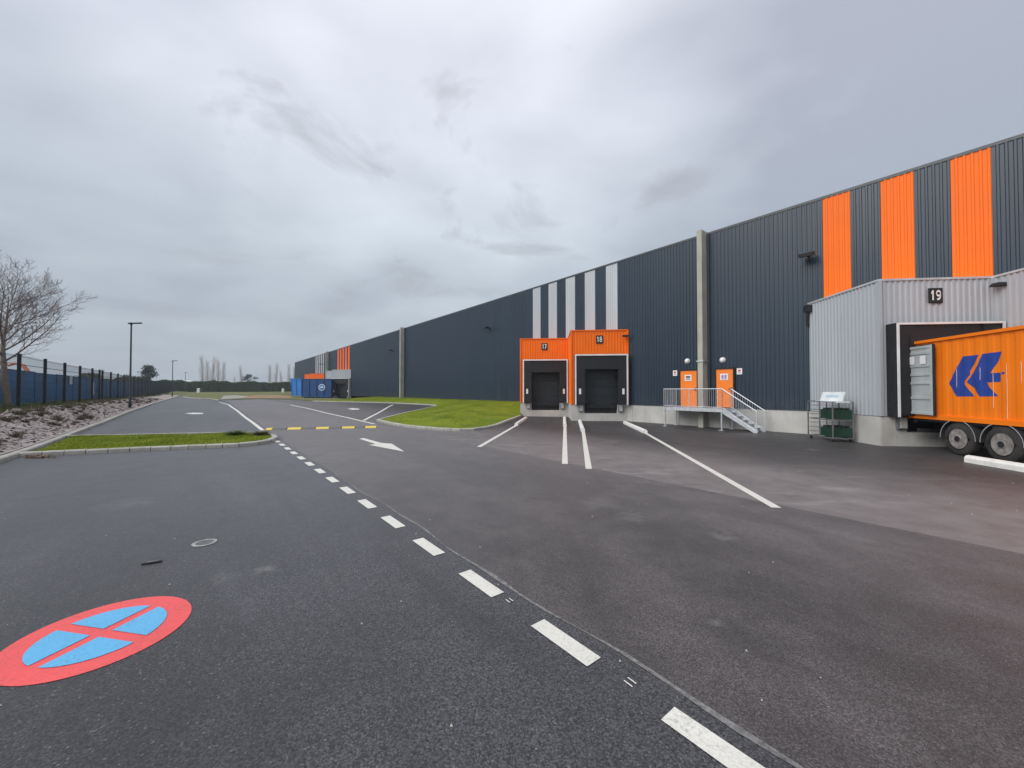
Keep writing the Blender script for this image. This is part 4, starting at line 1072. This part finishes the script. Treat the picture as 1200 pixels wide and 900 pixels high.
# ------------------------------------------------------------------ bare tree and far trees
def grow(mb, p, d, L_, r, lvl, rnd, cfg, segs=5):
    pts = [p.copy()]; rs = [r]; n = segs
    for i in range(n):
        d = (d + Vector((rnd.gauss(0, 1), rnd.gauss(0, 1), rnd.gauss(0, 1))) * cfg['jit'] + UP * cfg['up'][min(lvl, len(cfg['up']) - 1)]).normalized()
        p = p + d * (L_ / n); pts.append(p.copy()); rs.append(r * (1 - (i + 1) / n * (.9 if lvl == 0 else .82)))
    mb[0 if lvl == 0 else 1].tube(pts, rs, 9 if lvl == 0 else (6 if lvl == 1 else 3), cap=False)
    if lvl >= cfg['levels']: return
    k = cfg['kids'][lvl]; f0 = cfg['from'][lvl]
    az = rnd.uniform(0, 6.28)
    for j in range(k):
        f = f0 + (1 - f0) * (j + rnd.random() * .8) / k; i = min(n - 1, int(f * n)); q = pts[i].lerp(pts[i + 1], f * n - i)
        dd = (pts[i + 1] - pts[i]).normalized(); az += 2.4 + rnd.uniform(-.4, .4)
        x = dd.cross(UP); x = x.normalized() if x.length > .1 else Vector((1, 0, 0)); y = dd.cross(x)
        ang = R(cfg['ang'][lvl] + rnd.uniform(-9, 9)); nd = dd * math.cos(ang) + (x * math.cos(az) + y * math.sin(az)) * math.sin(ang)
        l = L_ * cfg['len'][lvl] * (1 - (.55 if lvl else .42) * f) * rnd.uniform(.8, 1.15)
        grow(mb, q, nd, l, max(cfg['rmin'], rs[i] * cfg['rad'][lvl]), lvl + 1, rnd, cfg, max(3, segs - 1))
def bare_tree(name, base, h, r, cfg, lab, group=None, seed=3, mt='twig'):
    t = thing(name, lab, 'tree', base, group); a, b = MB(), MB()
    grow((a, b), Vector(base) - UP * .1, (UP + Vector((-.03, 0, 0))).normalized(), h, r, 0, random.Random(seed), cfg, 8)
    obj('trunk', a, M['bark'], t, smooth_=True); obj('branches', b, M[mt], t, smooth_=True, fix=False); return t
sb, zb_ = snat(9, -9.3)
bare_tree('bare_tree', W(sb, -9.3), 7.0, .19, dict(jit=.045, up=[.0, .06, .05, .04], levels=4, kids=[22, 13, 8, 4], **{'from': [.36, .1, .12, .15]}, ang=[50, 36, 34, 32], len=[.7, .52, .54, .5], rad=[.42, .5, .5, .6], rmin=.007),
          'large bare leafless tree behind the fence at the left', seed=11)
pc = dict(jit=.018, up=[0, .16, .12, .1], levels=2, kids=[40, 8], **{'from': [.12, .1]}, ang=[28, 30], len=[.3, .5], rad=[.35, .6], rmin=.028)
def at_far(px, Z):
    d = ray(px, 458); p = Vector((d.x / d.y * Z, Z, 0)); s, n = SN(p); p.z = H(s, n); return p
pops = []
for k in range(3):
    t = bare_tree('poplar_tree', at_far(236, 200), 15, .17, pc, 'x', seed=20 + k, mt='twig_far'); pops.append(t)
PX = [(238, 200, 1.12), (244, 205, .98), (249, 198, 1.06), (255, 203, 1.0), (261, 200, .92), (283, 215, .85), (297, 240, .5), (316, 215, .88), (323, 210, .92), (330, 220, .7), (339, 212, .9), (345, 215, .85), (118, 120, .42), (274, 260, .6)]
for i, (px, Z, sc) in enumerate(PX):
    o = pops[i] if i < 3 else copy_tree(pops[i % 3])
    o.location = at_far(px, Z); o.rotation_euler.z = i * 1.3; o.scale = (sc * 1.1, sc * 1.1, sc)
    lab = 'slim bare poplar tree on the horizon behind the long hedge'
    if i == 12: lab = 'small pale bare tree behind the blue hoarding near the fence posts'
    tag(o, lab, 'tree', 'bare poplars on the horizon' if i != 12 else None)
    if i == 12: o.name = 'bare_tree'; del o['group']
def leafy(mb, pts_fn, count, size, rnd):
    for _ in range(count):
        p = pts_fn(rnd); a = Vector((rnd.gauss(0, 1), rnd.gauss(0, 1), rnd.gauss(0, 1))).normalized(); b = a.orthogonal().normalized(); c = a.cross(b); s = size * rnd.uniform(.5, 1.2)
        mb.add([p - b * s, p - c * s * .6, p + b * s, p + c * s * .6], [(0, 1, 2, 3)])
# hedge: a dense body of leaves with an uneven top
ha, hb_ = at_far(120, 118), at_far(356, 178); ha.z = hb_.z = 0; hd = (hb_ - ha); HL = hd.length; hd.normalize(); hn = Vector((-hd.y, hd.x, 0))
hg = thing('hedge', 'long dark green hedge across the far end of the site', 'hedge', at_far(250, 140))
def hz(t): return 5.25 + .25 * math.sin(t * 31) + .16 * math.sin(t * 87 + 1) + .1 * math.sin(t * 200) + t * .2
def hp(rnd):
    t = rnd.random(); u = rnd.uniform(-1, 1); w = rnd.random() ** .6; face = rnd.random()
    z0 = 1.4; z1 = hz(t) + rnd.gauss(0, .1)
    if face < .6: u = -1 + abs(rnd.gauss(0, .1)); z = lerp(z0, z1, rnd.random())
    else: z = z1 - abs(rnd.gauss(0, .15))
    return ha + hd * (t * HL) + hn * (u * 1.3 + .12 * math.sin(t * 140)) + UP * z
mb = MB(); leafy(mb, hp, 42000, .2, random.Random(5)); obj('foliage', mb, M['hedge'], hg, fix=False)
mb = MB(); n = 120
for i in range(n + 1):
    t = i / n; c = ha + hd * (t * HL); z1 = hz(t) - .22
    mb.v += [c - hn * 1.1 + UP * 1.2, c - hn * 1.05 + UP * z1, c + hn * 1.05 + UP * z1, c + hn * 1.1 + UP * 1.2]
for i in range(n):
    a = 4 * i
    for j in range(3): mb.f.append([a + j, a + j + 1, a + 4 + j + 1, a + 4 + j]); mb.m.append(0)
obj('stems', mb, M['conifer'], hg)
def crown_tree(name, base, h, rx, lab, m='conifer', shape='cone', cnt=2600, size=.3, seed=1):
    t = thing(name, lab, 'tree', base); rnd = random.Random(seed); mb = MB(); mb.tube([base, base + UP * h * .9], [.25, .08], 8); obj('trunk', mb, M['bark'], t)
    cl = [(rnd.uniform(0, 6.28), rnd.random(), rnd.random()) for _ in range(22)]
    def f(r_):
        a, u, v = cl[r_.randrange(22)]; z = .18 + .8 * u
        rad = rx * ((1 - u) ** .8 if shape == 'cone' else math.sqrt(max(0, 1 - (2 * u - 1) ** 2))) * (.5 + .6 * v)
        c = base + Vector((math.cos(a) * rad, math.sin(a) * rad, h * z)); return c + Vector((r_.gauss(0, 1), r_.gauss(0, 1), r_.gauss(0, .55))) * rx * .2
    mb = MB(); leafy(mb, f, cnt, size, rnd); obj('crown', mb, M[m], t, fix=False)
crown_tree('conifer_tree', at_far(173.5, 125), 8.0, 2.6, 'dark conical evergreen rising above the hedge right of the street lamp', seed=3)
crown_tree('round_tree', at_far(155, 120), 4.8, 3.0, 'broad grey green tree behind the nearest street lamp pole', 'bush', 'round', seed=4)
crown_tree('round_tree', at_far(104, 90), 4.4, 2.0, 'green tree rising above the blue hoarding near the fence posts', 'bush', 'round', seed=5)
crown_tree('round_tree', at_far(46, 60), 3.3, 1.3, 'small pale green tree above the blue hoarding beside the digger arm', 'bush', 'round', seed=8)
crown_tree('round_tree', at_far(292, 230), 9.6, 3.6, 'dark round tree on the horizon between groups of bare poplars', 'conifer', 'round', seed=6)
# low far buildings
def low_building(px0, px1, Z, h, lab, wallm, roofm):
    a, b = at_far(px0, Z), at_far(px1, Z); z = (a.z + b.z) / 2; a.z = b.z = z; c = (a + b) / 2; t = thing('low_building', lab, 'building', c)
    L_ = (b - a).length; mb = MB(); mb.box(c + UP * h / 2 + Vector((0, 5, 0)), (L_ / 2, 5, h / 2)); obj('wall', mb, wallm, t)
    mb = MB(); mb.prism([Vector((c.x - L_ / 2 - .3, c.y - .4, z + h)), Vector((c.x - L_ / 2 - .3, c.y + 10.4, z + h)), Vector((c.x - L_ / 2 - .3, c.y + 5, z + h + .9))], Vector((L_ + .6, 0, 0))); obj('roof', mb, roofm, t)
low_building(176, 214, 150, 3.2, 'long low white building behind the hedge and fence', M['white_far'], M['white_far'])
low_building(298, 328, 260, 5.0, 'distant low house with reddish brown roof behind the hedge', M['white_far'], M['brick_far'])

# excavator behind the hoarding
eb = at_far(40, 44); ex = thing('excavator', 'orange excavator arm rising above the blue hoarding', 'excavator', eb)
def E(x, y, z): return eb + Vector((x, y, z))
for x in (-1., 1.):
    mb = MB(); mb.prism([E(x - .25, -1.6, .3), E(x - .25, -1.9, .55), E(x - .25, -1.6, .85), E(x - .25, 1.6, .85), E(x - .25, 1.9, .55), E(x - .25, 1.6, .3), E(x - .25, 1.3, .02), E(x - .25, -1.3, .02)], Vector((.5, 0, 0))); obj('track', mb, M['steel_dark'], ex)
mb = MB(); mb.box(E(.3, 0, 1.15), (1.2, 1.1, .3)); mb.box(E(.95, .2, 1.5), (.55, .9, .3)); obj('body', mb, M['digger'], ex)
mb = MB(); mb.box(E(-.55, -.3, 1.8), (.45, .6, .42)); obj('cab', mb, M['steel_dark'], ex)
mb = MB(); mb.tube([E(0, 0, 1.3), E(-.6, 0, 3.0), E(-1.3, 0, 3.85), E(-2.2, 0, 4.1), E(-3.0, 0, 3.85)], [.2, .2, .18, .16, .12], 8); obj('boom', mb, M['digger'], ex)
mb = MB(); mb.tube([E(-3.2, 0, 4.1), E(-3.9, 0, 2.9), E(-4.0, 0, 2.0)], [.12, .12, .09], 8); obj('stick', mb, M['digger'], ex)
mb = MB(); mb.prism([E(-4.3, -.35, 2.0), E(-3.7, -.35, 2.0), E(-3.5, -.35, 1.5), E(-3.9, -.35, 1.2), E(-4.3, -.35, 1.4)], Vector((0, .7, 0))); obj('bucket', mb, M['steel_dark'], ex)

# ------------------------------------------------------------------ far blue bin and skip
bz = .62
def bin_at(px0, px1, Z, ytop, ybot, m, name, lab, depth, taper=0., wheels=False, logo_=False):
    x0 = (px0 - 600) / F * Z; x1 = (px1 - 600) / F * Z; z0 = CAMZ - (ybot - 458) * Z / F; z1 = CAMZ + (458 - ytop) * Z / F
    t = thing(name, lab, 'container', Vector(((x0 + x1) / 2, Z, zt_xy((x0 + x1) / 2, Z))))
    mb = MB(); y0, y1 = Z, Z + depth
    vs = [Vector(v) for v in ((x0 + taper, y0, z0), (x1, y0 - .3, z0), (x1, y1, z0), (x0 + taper, y1, z0), (x0, y0, z1), (x1, y0 - .3, z1), (x1, y1, z1), (x0, y1, z1))]
    mb.add(vs, [(0, 1, 5, 4), (1, 2, 6, 5), (2, 3, 7, 6), (3, 0, 4, 7), (0, 3, 2, 1), (4, 5, 6, 7)]); obj('body', mb, M[m], t)
    mb = MB(); mb.bar(vs[4], vs[5], .16, .14); mb.bar(vs[4], vs[7], .16, .14); mb.bar(vs[0] - UP * .0, vs[1], .12, .14)
    nr = max(2, int((x1 - x0) / 1.3))
    for i in range(nr + 1):
        f = i / nr; mb.bar(vs[0].lerp(vs[1], f) - Vector((0, .04, 0)), vs[4].lerp(vs[5], f) - Vector((0, .04, 0)), .1, .08)
    obj('rib', mb, M[m], t)
    if wheels:
        for i, xx in enumerate((x0 + .7, x0 + 2.0)):
            mb = MB(); g = zt_xy(xx, Z); mb.tube([Vector((xx - .0, Z + .1, g + .3)), Vector((xx, Z + .5, g + .3))], .42, 18); obj('wheel', mb, M['tyre'], t)
        mb = MB(); mb.box(Vector(((x0 + x1) / 2, Z + depth / 2, z0 - .1)), ((x1 - x0) / 2 - .4, depth / 2 - .3, .1)); obj('skid', mb, M['steel_dark'], t)
    if logo_:
        c = Vector((x0 + (x1 - x0) * .69, Z - .33, (z0 + z1) / 2 + .1)); mb = MB(); mb.tube([c, c - Vector((0, .03, 0))], .62, 24); 
        mb2 = MB(); mb2.tube([c - Vector((0, .035, 0)), c - Vector((0, .06, 0))], .48, 24); obj('emblem', mb, M['plate_white'], t)
        mb2.box(c - Vector((0, .07, 0)), (.3, .012, .1), mi=1); mb2.box(c - Vector((-.1, .07, -.12)), (.16, .011, .06), mi=1); obj('emblem_centre', mb2, [M['blue_light'], M['plate_white']], t)
    return t
bin_at(354, 389, 74, 444.3, 464.9, 'blue_bin', 'waste_container', 'dark blue waste container with round white emblem before the far docks', 2.6, wheels=True, logo_=True)
bin_at(340.5, 354, 79, 444, 463.3, 'blue_light', 'waste_skip', 'brighter blue skip left of the dark blue waste container', 3., taper=.35)
for px, Z, lab in ((232.5, 118, 'small white post on the grass in front of the hedge at left'), (331.5, 135, 'small white post on the grass near the blue skip')):
    p = at_far(px, Z); mb = MB(); mb.box(p + UP * .55, (.35, .2, .6)); mb.prism([p + Vector((-.4, -.25, 1.15)), p + Vector((.4, -.25, 1.15)), p + Vector((0, -.25, 1.35))], Vector((0, .5, 0)))
    tag(obj('utility_box', mb, M['white_far'], loc=p), lab, 'utility box')

# ------------------------------------------------------------------ air
hm = bpy.data.materials.new('haze_air'); hm.use_nodes = True; ht = hm.node_tree
for n_ in list(ht.nodes):
    if n_.type != 'OUTPUT_MATERIAL': ht.nodes.remove(n_)
pv = ht.nodes.new('ShaderNodeVolumePrincipled'); pv.inputs['Density'].default_value = .0006; pv.inputs['Color'].default_value = (.86, .92, 1, 1); pv.inputs['Anisotropy'].default_value = .3
ht.links.new(pv.outputs[0], [n_ for n_ in ht.nodes if n_.type == 'OUTPUT_MATERIAL'][0].inputs['Volume'])
mb = MB(); mb.box((0, 0, 12), (3600, 3600, 15)); hzb = obj('haze', mb, hm); tag(hzb, kind='stuff')
# ------------------------------------------------------------------ camera, light, sky
sc = bpy.context.scene
cam = bpy.data.cameras.new('camera'); co = bpy.data.objects.new('camera', cam); C.objects.link(co)
co.location = (0, 0, CAMZ); co.rotation_euler = (math.pi / 2 + pitch, 0, 0)
cam.sensor_width = 36; cam.lens = F / 1200 * 36; cam.clip_end = 6000; cam.clip_start = .05; sc.camera = co
sun_el, sun_az = R(36), R(238)                                       # azimuth clockwise from +Y: behind and to the left of the camera
sd_ = Vector((math.sin(sun_az) * math.cos(sun_el), math.cos(sun_az) * math.cos(sun_el), math.sin(sun_el)))
ld = bpy.data.lights.new('sun', 'SUN'); ld.energy = 1.5; ld.angle = R(40); ld.color = (1, .97, .93)
lo = bpy.data.objects.new('sun', ld); C.objects.link(lo); lo.rotation_euler = sd_.to_track_quat('Z', 'Y').to_euler()

w = bpy.data.worlds.new('World'); sc.world = w; w.use_nodes = True; t = w.node_tree; bg = t.nodes['Background']; bg.inputs['Strength'].default_value = .1
sky = t.nodes.new('ShaderNodeTexSky'); sky.sky_type = 'NISHITA'; sky.sun_disc = False; sky.sun_elevation = sun_el; sky.sun_rotation = sun_az; sky.dust_density = 3
tc = t.nodes.new('ShaderNodeTexCoord'); sx = t.nodes.new('ShaderNodeSeparateXYZ'); L(t, tc.outputs['Generated'], sx.inputs[0])
z = sx.outputs[2]; den = math_(t, 'ADD', math_(t, 'MAXIMUM', z, 0.), .16)
cb = t.nodes.new('ShaderNodeCombineXYZ'); L(t, math_(t, 'DIVIDE', sx.outputs[0], den), cb.inputs[0]); L(t, math_(t, 'DIVIDE', sx.outputs[1], den), cb.inputs[1]); cb.inputs[2].default_value = 2.7
def sn(scale, det, ro=.55, dist=0., off=(0, 0, 0), stretch=(1, 1, 1)):
    mp = t.nodes.new('ShaderNodeMapping'); mp.inputs['Location'].default_value = off; mp.inputs['Scale'].default_value = stretch; L(t, cb.outputs[0], mp.inputs[0])
    n = t.nodes.new('ShaderNodeTexNoise'); n.inputs['Scale'].default_value = scale; n.inputs['Detail'].default_value = det; n.inputs['Roughness'].default_value = ro; n.inputs['Distortion'].default_value = dist
    L(t, mp.outputs[0], n.inputs['Vector']); return n.outputs['Fac']
c1 = sn(.7, 4, .5, .6); c2 = sn(1.7, 6, .5, .5, (4, 1, 0), (1, 1, 1)); c3 = sn(1.9, 7, .58, .5, (9.3, 2, 0), (1, 1.1, 1))
def blob(px, py, a, b):
    d = ray(px, py).normalized(); vm = t.nodes.new('ShaderNodeVectorMath'); vm.operation = 'DOT_PRODUCT'; nrm = t.nodes.new('ShaderNodeVectorMath'); nrm.operation = 'NORMALIZE'
    L(t, tc.outputs['Generated'], nrm.inputs[0]); L(t, nrm.outputs[0], vm.inputs[0]); vm.inputs[1].default_value = d
    return rng(t, vm.outputs['Value'], math.cos(R(a)), math.cos(R(b)))
bright = math_(t, 'ADD', math_(t, 'MULTIPLY', rng(t, c1, .36, .62), .34), math_(t, 'ADD', math_(t, 'MULTIPLY', rng(t, c2, .36, .68), .28), math_(t, 'MULTIPLY', blob(540, 40, 38, 4), .44)))
bright = math_(t, 'MULTIPLY', bright, rng(t, z, .08, .5, .38, 1.05))
bright = math_(t, 'SUBTRACT', bright, math_(t, 'MULTIPLY', blob(1050, 60, 34, 8), .42), clamp=True)
lowc = (3.3, 3.75, 4.1); 
base = mixc(t, rng(t, z, .0, .22), (3.75, 4.1, 4.5), (3.8, 4.15, 4.65))
base = mixc(t, rng(t, z, .3, .6), base, (4.35, 4.45, 5.1))
col = mixc(t, bright, mixc(t, 1., base, (.83, .86, .89), 'MULTIPLY'), mixc(t, 1., base, (1.66, 1.7, 1.63), 'MULTIPLY'))
dk = rng(t, c3, .57, .68, 0, .6)
col = mixc(t, math_(t, 'MULTIPLY', dk, rng(t, z, .05, .25)), col, (3.3, 3.45, 3.8))
col = mixc(t, rng(t, z, .66, .95, 0, 1), col, (10.5, 10.6, 11.))      # an overcast sky is brighter overhead
col = mixc(t, rng(t, z, -.02, -.1), col, (1.2, 1.2, 1.2))
col = mixc(t, .94, sky.outputs[0], col)
L(t, col, bg.inputs['Color'])
sc.view_settings.view_transform = 'Standard'; sc.view_settings.look = 'None'; sc.view_settings.gamma = 1; sc.view_settings.exposure = 0.42
sc.render.engine = 'CYCLES'; sc.cycles.use_denoising = True; sc.cycles.max_bounces = 5; sc.cycles.diffuse_bounces = 3; sc.cycles.glossy_bounces = 2
sc.cycles.use_adaptive_sampling = True; sc.cycles.adaptive_threshold = .01
